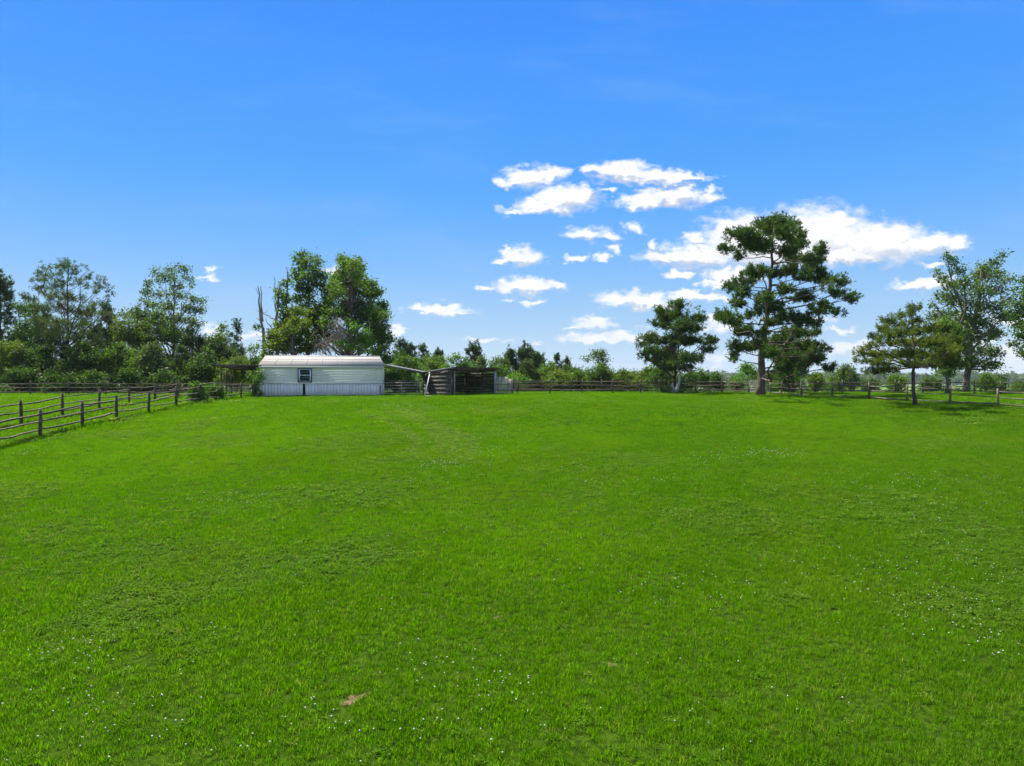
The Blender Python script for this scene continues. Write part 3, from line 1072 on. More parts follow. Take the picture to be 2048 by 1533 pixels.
# ------------------------------------------------------------------ lean-to on the left of the building
p0 = hl(-.2, 0, 0)
lt = thing('lean_to', 'open lean-to with flat dark roof on posts against the left end of the white building', 'lean-to', (p0.x, p0.y, g(p0.x, p0.y)))
L0 = np.array(lt.location)
zr0 = CZ + (HZ - 730.3) / F * 60.5 - L0[2]
zr1 = CZ + (HZ - 728.3) / F * 60.5 - L0[2]
XL = -4.15
mb = MB()
nrib = 14
for i in range(nrib):
    xa, xb = XL * i / nrib, XL * (i + 1) / nrib
    za, zb_ = zr0 + (zr1 - zr0) * i / nrib, zr0 + (zr1 - zr0) * (i + 1) / nrib
    xm, zm_ = (xa + xb) / 2, (za + zb_) / 2
    for (a, b, c, d) in (((xa, za), (xm, zm_ + .022), 0, 0), ((xm, zm_ + .022), (xb, zb_), 0, 0)):
        V = [(a[0], -.15, a[1]), (b[0], -.15, b[1]), (b[0], 3.6, b[1] - .22), (a[0], 3.6, a[1] - .22)]
        V2 = [(v[0], v[1], v[2] - .018) for v in V]
        mb.add(V + V2, [(0, 1, 2, 3), (7, 6, 5, 4), (0, 4, 5, 1), (2, 6, 7, 3), (0, 3, 7, 4), (1, 5, 6, 2)])
mb.build('roof_sheet', M['rust'], lt)
for yb_ in (-.05, 1.7, 3.4):
    mb = MB()
    zz = -.02 - .22 * (yb_ + .15) / 3.75
    mb.add([(0, yb_, zr0 + zz - .16), (XL + .3, yb_, zr1 + zz - .16), (XL + .3, yb_ + .06, zr1 + zz - .16), (0, yb_ + .06, zr0 + zz - .16),
            (0, yb_, zr0 + zz - .02), (XL + .3, yb_, zr1 + zz - .02), (XL + .3, yb_ + .06, zr1 + zz - .02), (0, yb_ + .06, zr0 + zz - .02)],
           [(0, 3, 2, 1), (4, 5, 6, 7), (0, 1, 5, 4), (1, 2, 6, 5), (2, 3, 7, 6), (3, 0, 4, 7)])
    mb.build('beam', M['plank_dark'], lt)
for (px, yb_, rad) in ((442, -.02, .085), (452, 3.4, .075), (463, 3.4, .08), (508, 1.7, .09)):
    Yw = L0[1] + yb_
    X = (px - 1024) / F * Yw - L0[0]
    zg = g(X + L0[0], Yw) - L0[2]
    mb = MB()
    mb.tube([(X, yb_ + .03, zg - .2), (X + .02, yb_ + .03, zg + 1.2), (X, yb_ + .03, zr0 - .2 - .22 * (yb_ + .15) / 3.75)], [rad, rad * .95, rad * .9], 7, squash=.9)
    mb.build('post', M['fence'], lt)
# ------------------------------------------------------------------ sloping sheet roof between the two buildings
pA = hl(LEN + .03, -.05, ZE + .12)
A_ = np.array(pA)
B_ = np.array(at(846.5, 743.8, 63.0))
lr = thing('link_roof', 'thin metal sheet roof sloping down from the white building to the plank shed', 'roof', (A_[0], A_[1], A_[2]))
dB = B_ - A_
mb = MB()
nrm = np.array([0, 1, 0])
for i in range(8):
    a, b = dB * i / 8, dB * (i + 1) / 8
    m_ = (a + b) / 2 + np.array([0, 0, .02])
    for (p, q) in ((a, m_), (m_, b)):
        V = [p, q, q + np.array([0, 3.0, .06]), p + np.array([0, 3.0, .06])]
        V2 = [v - np.array([0, 0, .016]) for v in V]
        mb.add(V + V2, [(0, 1, 2, 3), (7, 6, 5, 4), (0, 4, 5, 1), (2, 6, 7, 3), (0, 3, 7, 4), (1, 5, 6, 2)])
mb.build('roof_sheet', M['galv'], lr)
mb = MB()
a, b = np.array([0, -.03, -.045]), dB + np.array([0, -.03, -.10])
V = [a, b, b + np.array([0, .02, 0]), a + np.array([0, .02, 0])]
V = [v + np.array([0, 0, -.05]) for v in V] + [v + np.array([0, 0, .045]) for v in V]
mb.add(V, [(0, 3, 2, 1), (4, 5, 6, 7), (0, 1, 5, 4), (1, 2, 6, 5), (2, 3, 7, 6), (3, 0, 4, 7)])
mb.build('edge_flashing', M['galv'], lr)
for yb_ in (.4, 1.6, 2.8):
    mb = MB()
    mb.tube([np.array([.1, yb_, -.09]), dB + np.array([-.1, yb_, -.09])], .045, 4, tw=.785)
    mb.build('rafter', M['plank_dark'], lr)

# ------------------------------------------------------------------ run-in shed
PH = R(41)
C0 = at(904.5, 792.5, 62.0)
sh = thing('run_in_shed', 'open-fronted shed of old grey planks with slatted back wall', 'shed', (C0.x, C0.y, CZ + (HZ - 793) / F * 62.0), PH)
SW, SD = 4.95, 4.5
ZF, ZK = CZ + (HZ - 735.5) / F * 62 - sh.location.z, CZ + (HZ - 744.5) / F * 65.2 - sh.location.z


def prism(mb, corners, t, tint=.5):
    """corners: 4 points, thickness vector t"""
    t = np.asarray(t, float)
    V = [np.asarray(c, float) for c in corners]
    V2 = [v + t for v in V]
    mb.add(V + V2, [(3, 2, 1, 0), (4, 5, 6, 7), (0, 1, 5, 4), (1, 2, 6, 5), (2, 3, 7, 6), (3, 0, 4, 7)], tint)


# left wall: wide horizontal planks under a sloping top
nz_ = 6
zs_ = [0.02, .40, .78, 1.10, 1.50, 1.84]
for i in range(6):
    a = zs_[i]
    b = zs_[i + 1] - .012 if i < 5 else None
    j = rr.uniform(-.012, .012)
    mb = MB()
    if b is not None:
        prism(mb, [(j, .1, a + rr.uniform(0, .02)), (j, SD, a + rr.uniform(-.02, .02)), (j, SD, b + rr.uniform(-.03, .0)), (j, .1, b)], (.035, 0, 0))
    else:
        prism(mb, [(j, .1, a), (j, SD, a), (j, SD, a + .012), (j, .1, ZF - .16)], (.035, 0, 0))
    mb.build('wall_board', M['plank'], sh)
# back wall and right wall: slats with daylight between
for i in range(9):
    a = .05 + i * .23
    b = a + .23 - rr.uniform(.014, .045)
    if b > ZK - .12:
        break
    mb = MB()
    prism(mb, [(.05, SD, a + rr.uniform(-.01, .01)), (SW, SD, a + rr.uniform(-.015, .015)), (SW, SD, b + rr.uniform(-.01, .01)), (.05, SD, b)], (0, .03, 0))
    mb.build('wall_board', M['plank_dark'], sh)
for i in range(9):
    a = .04 + i * .23
    b = a + .23 - rr.uniform(.008, .03)
    if b > ZK - .05:
        break
    mb = MB()
    prism(mb, [(SW - .03, .12, a), (SW - .03, SD - .05, a + rr.uniform(-.02, .02)), (SW - .03, SD - .05, b), (SW - .03, .12, b + rr.uniform(-.01, .01))], (.03, 0, 0))
    mb.build('wall_board', M['plank_dark'], sh)
# posts
for (x_, y_, h_, w_, m_) in ((.07, .04, ZF - .14, .075, 'plank'), (.02, SD - .04, ZK + .05, .07, 'plank'), (SW - .12, SD - .1, ZK - .05, .07, 'plank_dark'), (SW * .55, SD - .1, ZK, .06, 'plank_dark'), (SW - .1, 1.9, ZK, .055, 'plank_dark')):
    mb = MB()
    mb.box((x_ - w_, y_ - w_, -.1), (x_ + w_, y_ + w_, h_))
    mb.build('post', M[m_], sh)
mb = MB()
mb.box((.22, -.02, .0), (.30, .05, ZF - .2))
mb.build('post', M['slab'], sh)
mb = MB()
mb.tube([(SW - .08, .0, -.1), (SW - .08, 0, ZF - .2)], .11, 8)
po = mb.build('post', M['pipe'], sh)
po['label'] = 'pale corner post at the right of the opening'
# front beam, short beam across, rafters, roof
mb = MB()
mb.box((.0, -.07, ZF - .30), (SW + .05, .0, ZF - .12))
mb.build('beam', M['plank_dark'], sh)
mb = MB()
prism(mb, [(-.06, -.1, ZF - .36), (-.06, 2.3, ZF - .30 - .42 * (ZF - ZK) * 2.3 / SD - .25), (-.06, 2.3, ZF - .05 - (ZF - ZK) * 2.3 / SD - .2), (-.06, -.1, ZF - .14)], (.03, 0, 0))
mb.build('wall_board', M['plank'], sh)
sl_ = (ZK - ZF) / SD
for i in range(8):
    x_ = .12 + (SW - .2) * i / 7
    mb = MB()
    prism(mb, [(x_, -.42, ZF - .12 - .42 * sl_), (x_, SD + .2, ZF - .12 + (SD + .2) * sl_), (x_, SD + .2, ZF + (SD + .2) * sl_), (x_, -.42, ZF - .01 - .42 * sl_)], (.05, 0, 0))
    mb.build('rafter', M['plank'], sh)
for i in range(6):
    xa, xb = -.25 + (SW + .65) * i / 6, -.25 + (SW + .65) * (i + 1) / 6 - .008
    mb = MB()
    nn = 6
    for q in range(nn):
        u0, u1 = xa + (xb - xa) * q / nn, xa + (xb - xa) * (q + 1) / nn
        d0, d1 = (.02 if q % 2 else 0), (0 if q % 2 else .02)
        yf, yk = -.55 + rr.uniform(-.03, .03), SD + .35
        prism(mb, [(u0, yf, ZF + .01 + yf * sl_ + d0), (u1, yf, ZF + .01 + yf * sl_ + d1), (u1, yk, ZF + .01 + yk * sl_ + d1), (u0, yk, ZF + .01 + yk * sl_ + d0)], (0, 0, -.012))
    mb.build('roof_sheet', M['galv'], sh)
mb = MB()
prism(mb, [(-.28, -.5, ZF - .13 - .5 * sl_), (-.28, SD + .3, ZF - .13 + (SD + .3) * sl_), (-.28, SD + .3, ZF + .02 + (SD + .3) * sl_), (-.28, -.5, ZF + .02 - .5 * sl_)], (.02, 0, 0))
mb.build('edge_flashing', M['galv'], sh)

# fallen gutter pipe leaning on the plank wall
q0, q1 = at(849.5, 793.5, 61.2), at(859.5, 747.5, 62.6)
gp = thing('gutter_pipe', 'pale metal gutter pipe leaning against the plank wall of the shed', 'pipe', (q0.x, q0.y, q0.z))
d = np.array(q1 - q0)
mb = MB()
mb.tube([(0, 0, 0), d * .5, d], .062, 8, squash=.8)
mb.build('pipe', M['pipe'], gp)
mb = MB()
mb.tube([d * .985, d * 1.03 + np.array([-.06, .0, .03])], .072, 8)
mb.build('elbow', M['pipe'], gp)
q2 = at(851, 795, 60.2)
mb = MB()
z_ = g(q2.x, q2.y)
V = []
mb.tube([(0, 0, .05), (.35, -.1, .03), (.65, -.12, .05)], .06, 6, squash=.4)
fp = mb.build('gutter_piece', M['pipe'], loc=(q2.x, q2.y, z_ + .04))
tag(fp, 'short flat piece of pale gutter lying at the foot of the shed wall', 'gutter')

# ------------------------------------------------------------------ fences
def fence(name, label, pts, heights=(.38, .76, 1.14), ph=1.36, mat='fence', pr=.085, rr_=.058, seed=1, group='split rail fences round the pasture', skip=(), base=None, rail_jit=.05):
    r = np.random.default_rng(seed)
    o = thing(name, label, 'fence', (pts[0][0], pts[0][1], g(*pts[0])), group=group)
    O = np.array(o.location)
    G = [np.array([p[0], p[1], g(*p)]) - O for p in pts]
    tops = []
    for i, p in enumerate(G):
        h = ph + r.normal(0, .05)
        tilt = r.normal(0, .022, 2) * h
        k = pr * r.uniform(.85, 1.15)
        mb = MB()
        mb.tube([p + (0, 0, -.15), p + (tilt[0] * .5, tilt[1] * .5, h * .55), p + (tilt[0], tilt[1], h)], [k, k * .97, k * .86], 7, squash=r.uniform(.75, 1), tw=r.uniform(0, 1))
        if i not in skip:
            mb.build('post', M[mat], o)
        tops.append(tilt)
    prevz = [0] * len(heights)
    for i in range(len(G) - 1):
        for j, h in enumerate(heights):
            a = G[i] + (tops[i][0] * h / ph, tops[i][1] * h / ph, h + prevz[j] + r.normal(0, .025))
            e = r.normal(0, rail_jit)
            b = G[i + 1] + (tops[i + 1][0] * h / ph, tops[i + 1][1] * h / ph, h + e)
            prevz[j] = e * .5
            t = np.linspace(-.02, 1.02, 6)
            P = a[None] + (b - a)[None] * t[:, None]
            P[1:-1] += r.normal(0, .014, (4, 3))
            P[:, 2] -= np.sin(np.clip(t, 0, 1) * math.pi) * r.uniform(0, .05)
            rad = rr_ * r.uniform(.85, 1.15) * np.array([.7, .95, 1.05, 1.0, .98, .7])
            mb = MB()
            mb.tube(P, rad, 6, squash=r.uniform(.55, .8), tw=r.uniform(0, 1))
            mb.build('rail', M[mat], o)
    return o


def line(p, q, n):
    return [(p[0] + (q[0] - p[0]) * i / n, p[1] + (q[1] - p[1]) * i / n) for i in range(n + 1)]


def gp_(px, Y):
    return ((px - 1024) / F * Y, Y)


F1 = [(-21.7, 29.6), gp_(80, 33.1), gp_(165, 36.6), gp_(233, 39.9), gp_(297, 43.2), gp_(352, 46.5), gp_(400, 50.0), gp_(443, 53.6), gp_(482, 57.4), gp_(510, 60.0)]
fence('rail_fence', 'nearest weathered rail fence climbing from the left edge to the corner of the white building', F1, seed=2)
F2 = [(-25.6, 30.6), (-25.8, 34.2), gp_(43, 37.5), gp_(125, 41.2), gp_(198, 44.8), gp_(258, 48.4), gp_(310, 52), gp_(356, 56.0), gp_(396, 60.2), gp_(430, 65)]
fence('rail_fence', 'second rail fence just behind the nearest one, across the narrow grass lane', F2, seed=3)
F3 = [gp_(-95, 63.5), gp_(-17, 64), gp_(61, 64.4), gp_(138, 64.8), gp_(212, 65.2), gp_(283, 65.5), gp_(353, 66.), gp_(430, 66.3), gp_(505, 66.8)]
fence('rail_fence', 'far grey rail fence running level in front of the dark woods at the left', F3, seed=4, heights=(.3, .68, 1.02), ph=1.3, pr=.07, rr_=.052)
F8 = [gp_(775, 66.5), gp_(838, 67.2)]
fence('rail_fence', 'short rail fence seen through the metal gate between the two buildings', F8, seed=5, heights=(.55, .9, 1.25), ph=1.5, pr=.06, rr_=.055, mat='fence_pale')
F4 = [gp_(1025, 66.2), gp_(1035.5, 66.3), gp_(1100.5, 67.2), gp_(1164, 68.2), gp_(1225, 69.2), gp_(1281, 70.2), gp_(1338, 71), gp_(1390.6, 71.7), gp_(1444, 72), gp_(1497.6, 68.5)]
fence('rail_fence', 'long weathered rail fence across the middle, from upright slabs to the tallest pine', F4, seed=6)
F5 = [gp_(1541, 65.5), gp_(1563, 64.2), gp_(1603, 61.5), gp_(1664, 58.2), gp_(1738, 55.0), gp_(1814, 51.8), gp_(1900, 49.2), gp_(1996, 46.8), gp_(2100, 44.2), gp_(2215, 42)]
fence('rail_fence', 'pale rail fence from the tallest pine to the right edge, behind the spreading pine', F5, seed=7, mat='fence_pale', heights=(.22, .68, 1.08), ph=1.3, rr_=.062, rail_jit=.03)
F6 = [gp_(1575, 75), gp_(1630, 73.5), gp_(1684, 72), gp_(1738, 70.7), gp_(1791, 69.5), gp_(1846, 68.2), gp_(1900, 67.2), gp_(1949, 66.2), gp_(2001, 65.2), gp_(2060, 64.2), gp_(2120, 63.2)]
fence('rail_fence', 'dark rail fence behind the pale one, under the large leafy tree', F6, seed=8, heights=(.35, .72, 1.08), ph=1.3)
F7 = [gp_(1020, 72.5), gp_(1083, 73.6), gp_(1142, 74.8), gp_(1203, 76), gp_(1260, 77), gp_(1319, 78), gp_(1371, 78.6), gp_(1421, 79), gp_(1471, 79), gp_(1522, 78)]
fence('rail_fence', 'second rail fence half hidden behind the long middle one, in front of the bushes', F7, seed=9, heights=(.4, .8, 1.18), ph=1.42)

# upright slab screen at the right of the shed
S0 = gp_(992, 64.6)
sf = thing('slab_fence', 'screen of rough upright wooden slabs with uneven tops beside the shed', 'fence', (S0[0], S0[1], CZ + (HZ - 791.5) / F * 64.6))
for i in range(11):
    px = 992.5 + i * 3.15
    X = (px - 992) / F * 65
    w = rr.uniform(.046, .064)
    h = 1.72 - .012 * i + rr.uniform(-.13, .1)
    k = rr.uniform(-.03, .03)
    mb = MB()
    y_ = X * .35
    V = [(X - w, y_, -.1), (X + w, y_, -.1), (X + w, y_ + .05, -.1), (X - w, y_ + .05, -.1), (X - w * .9 + k, y_, h - rr.uniform(0, .08)), (X + w * .8 + k, y_, h), (X + w * .8 + k, y_ + .04, h), (X - w * .9 + k, y_ + .04, h - .03)]
    mb.add(V, [(0, 3, 2, 1), (4, 5, 6, 7), (0, 1, 5, 4), (1, 2, 6, 5), (2, 3, 7, 6), (3, 0, 4, 7)])
    mb.build('slab', M['slab'], sf)
for z_ in (.5, 1.05):
    mb = MB()
    mb.tube([(-.1, -.10, z_ + .02), (.8, .18, z_), (1.95, .56, z_ + .01)], .045, 6, squash=.7)
    mb.build('rail', M['fence'], sf)


# metal gates
def gate(label, pA, pB, h0_, h1_, nb, mat, posts=True, braces=1):
    A, B = np.array(pA, float), np.array(pB, float)
    o = thing('metal_gate', label, 'gate', (A[0], A[1], A[2]))
    d = B - A
    L = np.linalg.norm(d)
    e = d / L
    mb = MB()
    rc = .12
    path = [(0, 0, h0_), (0, 0, h1_ - rc), (.04, 0, h1_ - .035), (rc, 0, h1_), (L - rc, 0, h1_), (L - .04, 0, h1_ - .035), (L, 0, h1_ - rc), (L, 0, h0_), (0, 0, h0_)]
    path = [np.array([e[0] * p[0], e[1] * p[0], e[2] * p[0] + p[2]]) for p in path]
    for a, b in zip(path[:-1], path[1:]):
        mb.tube([a, b], .028, 6)
    mb.build('frame', M[mat], o)
    for i in range(1, nb):
        z = h0_ + (h1_ - h0_) * (i / nb) ** 1.1
        mb = MB()
        mb.tube([np.array([0, 0, z]), e * L + np.array([0, 0, z])], .021, 6)
        mb.build('bar', M[mat], o)
    for i in range(1, braces + 1):
        q = e * L * i / (braces + 1)
        mb = MB()
        mb.tube([q + (0, -.024, h0_), q + (0, -.024, h1_)], .02, 5)
        mb.build('brace', M[mat], o)
    return o


ga, gb = at(765.5, 794.5, 61.4), at(840.5, 793.5, 62.0)
gate('dull metal tube gate closing the gap between the white building and the shed', ga, gb, .12, 1.24, 5, 'gate')
ga, gb = at(1499, 786, 67.8), at(1540, 786, 65.8)
gate('pale metal gate partly hidden behind the trunk of the big pine', ga, gb, .12, 1.12, 6, 'gate_pale')
mb = MB()
X, Y = gp_(765, 62.6)
zz = g(X, Y)
mb.tube([(0, 0, -.2), (0, 0, 2.5)], .06, 7)
tag(mb.build('gate_post', M['plank_dark'], loc=(X, Y, zz)), 'slim dark post against the right end of the white building, hinging the gate', 'post')

# ------------------------------------------------------------------ trees
def needles(r, C, O, size, n, width, up=.35):
    """tufts of needles: C centres, O outward directions"""
    k = len(C)
    D = r.normal(size=(k, n, 3)) + O[:, None, :] * 1.0
    D[:, :, 2] += up
    D /= np.linalg.norm(D, axis=2)[:, :, None]
    L = (size[:, None] * r.uniform(.6, 1.1, (k, n)))[:, :, None]
    S = np.cross(D, r.normal(size=(k, n, 3)))
    S /= np.linalg.norm(S, axis=2)[:, :, None] + 1e-9
    w = width
    B = C[:, None, :] + D * L * .12
    V = np.stack([B - S * w * .4, B + S * w * .4, C[:, None, :] + D * L * .75 + S * w, C[:, None, :] + D * L], 2)
    V = V.reshape(-1, 3)
    return V, np.arange(len(V)).reshape(-1, 4)


def leaves(r, C, O, size, n, spread):
    k = len(C)
    Q = C[:, None, :] + r.normal(size=(k, n, 3)) * spread
    Nn = r.normal(size=(k, n, 3)) * .9 + O[:, None, :] * .5
    Nn[:, :, 2] += .55
    Nn /= np.linalg.norm(Nn, axis=2)[:, :, None]
    a = np.cross(Nn, r.normal(size=(k, n, 3)))
    a /= np.linalg.norm(a, axis=2)[:, :, None] + 1e-9
    b = np.cross(Nn, a)
    s = (size[:, None] * r.uniform(.6, 1.25, (k, n)))[:, :, None]
    V = np.stack([Q - a * s, Q - b * s * .52 + a * s * .1, Q + a * s, Q + b * s * .52 + a * s * .1], 2).reshape(-1, 3)
    return V, np.arange(len(V)).reshape(-1, 4)


def limb_path(r, a, b, rise, n=5, wob=.05):
    t = np.linspace(0, 1, n)
    P = a[None] + (b - a)[None] * t[:, None]
    L = np.linalg.norm(b - a)
    P[:, 2] += rise * L * (np.sin(t * math.pi) * .6)
    P[1:-1] += r.normal(0, wob * L * .5, (n - 2, 3))
    return P


def build_tree(name, label, cat, X, Y, Z, pads, trunk, tr, mat, bark, kind, dens, size, seed, nl=6, width=.035, spread=.22, rise=-.1, lr_=.045, gap=.42, group=None,
               attach=.75, limb_every=1, scale_limb=1.0, up=.35, plume=0, zfrac=.1, shell=.45, sub=4, flat_low=True):
    """pads: (x,y,z,rx,ry,rz) in the tree's own frame; trunk: list of points; tr: base and tip radius"""
    r = np.random.default_rng(seed)
    o = thing(name, label, cat, (X, Y, Z), group=group)
    T = np.array(trunk, float)
    d = np.concatenate([[0], np.cumsum(np.linalg.norm(np.diff(T, axis=0), axis=1))])
    n = max(8, len(T) * 3)
    tt = np.linspace(0, d[-1], n)
    TP = np.stack([np.interp(tt, d, T[:, i]) for i in range(3)], 1)
    TP[1:-1] += r.normal(0, tr[0] * .10, (n - 2, 3)) * np.array([1, 1, .3])
    q = tt / d[-1]
    rad = tr[0] + (tr[1] - tr[0]) * q ** .8
    rad[0] *= 1.22
    rad[1] *= 1.04
    mb = MB()
    mb.tube(TP, rad, 10 if tr[0] > .15 else 6)
    mb.build('trunk', M[bark], o, smooth=True)
    lm, fm = MB(), MB()
    Cs, Os = [], []
    for i, (x, y, z, rx, ry, rz) in enumerate(pads):
        c = np.array([x, y, z], float)
        hz = np.hypot(c[0] - np.interp(z, TP[:, 2], TP[:, 0]), c[1] - np.interp(z, TP[:, 2], TP[:, 1]))
        za = np.clip(z - hz * attach, TP[0, 2] + zfrac * (TP[-1, 2] - TP[0, 2]), TP[-1, 2] - .02)
        za = min(za, TP[-1, 2])
        a = np.array([np.interp(za, TP[:, 2], TP[:, 0]), np.interp(za, TP[:, 2], TP[:, 1]), za])
        ra = np.interp(za, TP[:, 2], rad)
        L = np.linalg.norm(c - a)
        if i % limb_every == 0 and L > .4:
            P = limb_path(r, a, c, rise)
            r0 = min(ra * .6, lr_ * scale_limb * (L ** .6) * .8 + .012)
            lm.tube(P, np.linspace(r0, r0 * .3, len(P)), 5, cap=False)
            for k in range(sub):
                u = r.normal(size=3)
                u /= np.linalg.norm(u)
                e = c + u * np.array([rx, ry, rz]) * .75
                b0 = P[3] if k % 2 else P[-1]
                lm.tube(np.stack([b0, (b0 + e) / 2 + r.normal(0, .04 * L * .2 + .01, 3), e]), [r0 * .32, r0 * .22, r0 * .1], 3, cap=False)
        m = int(dens * (rx * rz * 1.0 + rx * ry * .55) * math.pi) + 1
        u = r.normal(size=(m, 3))
        u /= np.linalg.norm(u, axis=1)[:, None]
        rad_ = r.uniform(size=m) ** shell
        if flat_low:
            u[:, 2] = np.where(u[:, 2] < 0, u[:, 2] * .7, u[:, 2])
        # ragged pad outline
        lob = 1 + .45 * (vnoise(u * 2.2 + i * 7.7 + seed) - .5) * 2 * .6
        p = c + u * (rad_ * lob)[:, None] * np.array([rx, ry, rz])
        keep = vnoise(p / max(.35, .45 * min(rx, rz) + .12) + seed * 3.1) > gap * r.uniform(.75, 1.15, m)
        p, u = p[keep], u[keep]
        if plume:
            # each twig end is a short upswept plume of needle tufts
            q = plume
            D = u * .75 + r.normal(0, .45, p.shape)
            D[:, 2] += .75
            D /= np.linalg.norm(D, axis=1)[:, None]
            tt_ = r.uniform(-.55, .6, (len(p), q)) * (size * 1.9)
            p = (p[:, None, :] + D[:, None, :] * tt_[:, :, None] + r.normal(0, size * .28, (len(p), q, 3))).reshape(-1, 3)
            u = np.repeat(D, q, axis=0)
        Cs.append(p)
        Os.append(u)
    C, O = np.concatenate(Cs), np.concatenate(Os)
    sz = size * r.uniform(.75, 1.25, len(C))
    if kind == 'needle':
        V, Fa = needles(r, C, O, sz, nl, width, up)
    else:
        V, Fa = leaves(r, C, O, sz, nl, spread)
    base_t = np.clip(.5 + (vnoise(C * .9 + seed) - .5) * .9 + r.normal(0, .13, len(C)) + (np.repeat(r.normal(0, .2, len(C) // plume), plume) if plume else 0), 0, 1)
    ti = np.repeat(base_t, nl * 4)
    fm.addn(V, Fa, ti)
    if lm.n:
        lm.build('limbs', M[bark], o, smooth=True)
    fm.build('crown', M[mat], o)
    return o


TRI = [0]


def traced(pads, ox, oy, s, Y, X0, Z0, r, depth, dup=0, extra=1.0):
    """pads measured on the photograph -> metres in the tree's frame, spread in depth round the trunk"""
    out = []
    if not pads:
        return out
    hw = max(abs(ox + p[0] / s - 1024 - X0 / Y * F) for p in pads) * Y / F + .1
    for (zx, zy, rx, ry) in pads:
        px, py = ox + zx / s, oy + zy / s
        k = abs((px - 1024) / F * Y - X0) / hw
        for q in range(1 + dup):
            dy = r.normal() * depth * hw * math.sqrt(max(.1, 1 - k * k)) * .6
            if q:
                dy = abs(dy) * (1 if q % 2 else -1) + hw * .2 * (1 if q % 2 else -1)
            Yd = Y + dy
            a, b = rx / s * Yd / F * extra, ry / s * Yd / F * extra
            jx, jz = (0, 0) if q == 0 else (r.normal() * a * .25, r.normal() * b * .25)
            out.append(((px - 1024) / F * Yd - X0 + jx, dy, CZ + (HZ - py) / F * Yd - Z0 + jz, a, (a + b) / 2 * 1.1, b))
    return out


def hero(name, label, cat, px_base, Y, pads, trunk_z, ox, oy, s, wpx, mat, bark, kind, dens, size, seed, depth=1.0, dup=0, extra=1.0, tip=.12, z_from=None, **kw):
    r = np.random.default_rng(seed + 500)
    X0 = (px_base - 1024) / F * Y
    Z0 = g(X0, Y) if z_from is None else CZ + (HZ - z_from) / F * Y
    P = traced(pads, ox, oy, s, Y, X0, Z0, r, depth, dup, extra)
    T = [((ox + a / s - 1024) / F * Y - X0, r.normal() * .15 if i else 0, CZ + (HZ - (oy + b / s)) / F * Y - Z0) for i, (a, b) in enumerate(trunk_z)]
    T[0] = (0, 0, -.15)
    w = wpx * Y / F / 2
    return build_tree(name, label, cat, X0, Y, Z0, P, T, (w, w * tip), mat, bark, kind, dens, size, seed, **kw)


BIG = [(560, 150, 190, 80), (300, 200, 120, 60), (200, 300, 60, 35), (270, 370, 70, 50), (420, 270, 140, 90), (680, 200, 120, 80), (740, 270, 80, 50), (650, 320, 110, 50), (560, 95, 110, 35),
       (900, 330, 60, 40), (850, 400, 100, 45), (720, 390, 90, 40), (700, 490, 110, 40), (860, 490, 80, 35), (900, 550, 110, 50), (1050, 570, 65, 40), (760, 540, 80, 40),
       (1020, 660, 70, 40), (1130, 700, 65, 40), (930, 620, 70, 40), (640, 640, 70, 50), (780, 690, 110, 55), (900, 780, 110, 55), (1040, 810, 50, 30),
       (430, 510, 90, 50), (340, 560, 100, 60), (230, 620, 60, 50), (330, 660, 60, 50), (280, 740, 70, 40), (470, 710, 70, 40), (160, 830, 65, 40), (240, 860, 90, 60), (380, 830, 50, 40),
       (330, 950, 90, 50), (270, 1070, 85, 50), (380, 1070, 80, 40), (250, 1150, 40, 50), (450, 1030, 60, 60), (560, 1050, 90, 60), (640, 840, 90, 60), (760, 870, 110, 50), (880, 890, 60, 40),
       (720, 960, 120, 50), (850, 960, 60, 40), (620, 1010, 90, 50), (780, 1050, 100, 50), (900, 1080, 80, 40), (680, 1160, 130, 60), (860, 1150, 90, 50), (980, 1220, 50, 35), (640, 1220, 80, 40),
       (560, 520, 70, 40), (500, 690, 60, 40), (560, 770, 80, 45), (450, 790, 60, 40), (540, 880, 70, 40), (460, 960, 60, 40), (540, 1110, 80, 40)]
BIG = [(a, b + (28 if b < 330 else 12 if b < 460 else 0), c, d) for (a, b, c, d) in BIG]
hero('pine_tree', 'tallest pine, layered dark pads on a thick reddish trunk rising from bare earth', 'tree', 1521.5, 63, BIG,
     [(460, 1400), (465, 1200), (480, 1000), (505, 850), (525, 650), (545, 450), (540, 300), (560, 150)], 1400, 410, 3.738, 17, 'pine', 'bark_pine', 'needle', 21, .29, 101,
     depth=1.0, plume=6, nl=7, width=.042, rise=-.05, lr_=.028, attach=.15, gap=.38, extra=.95, z_from=787, tip=.16, up=.5)
MIDP = [(820, 150, 110, 60), (960, 200, 60, 40), (560, 230, 60, 50), (640, 310, 130, 90), (760, 280, 110, 70), (1110, 320, 90, 50), (980, 340, 90, 50), (500, 400, 50, 40), (620, 430, 110, 70),
        (850, 450, 180, 90), (1050, 470, 100, 70), (480, 520, 30, 25), (400, 620, 100, 60), (300, 690, 70, 40), (560, 640, 120, 70), (760, 640, 150, 80), (960, 640, 150, 80), (1170, 650, 110, 70),
        (1270, 640, 60, 60), (1220, 760, 80, 50), (450, 780, 100, 50), (640, 800, 150, 80), (300, 840, 60, 35), (400, 890, 90, 50), (560, 920, 120, 60), (760, 920, 150, 70), (950, 880, 130, 70),
        (1090, 880, 80, 60), (700, 1010, 140, 50), (930, 1010, 100, 50)]
mp = hero('pine_tree', 'mid-sized bushy pine with a bleached dead stub at its foot, left of the tallest pine', 'tree', 1349.5, 70, MIDP,
          [(770, 1340), (775, 1100), (800, 900), (820, 600), (820, 250)], 1240, 590, 6.968, 7, 'pine', 'bark_dark', 'needle', 17, .33, 102, plume=6, nl=7, width=.042, rise=.02, attach=.75, zfrac=.2, gap=.36, lr_=.026, extra=1.1)
mb = MB()
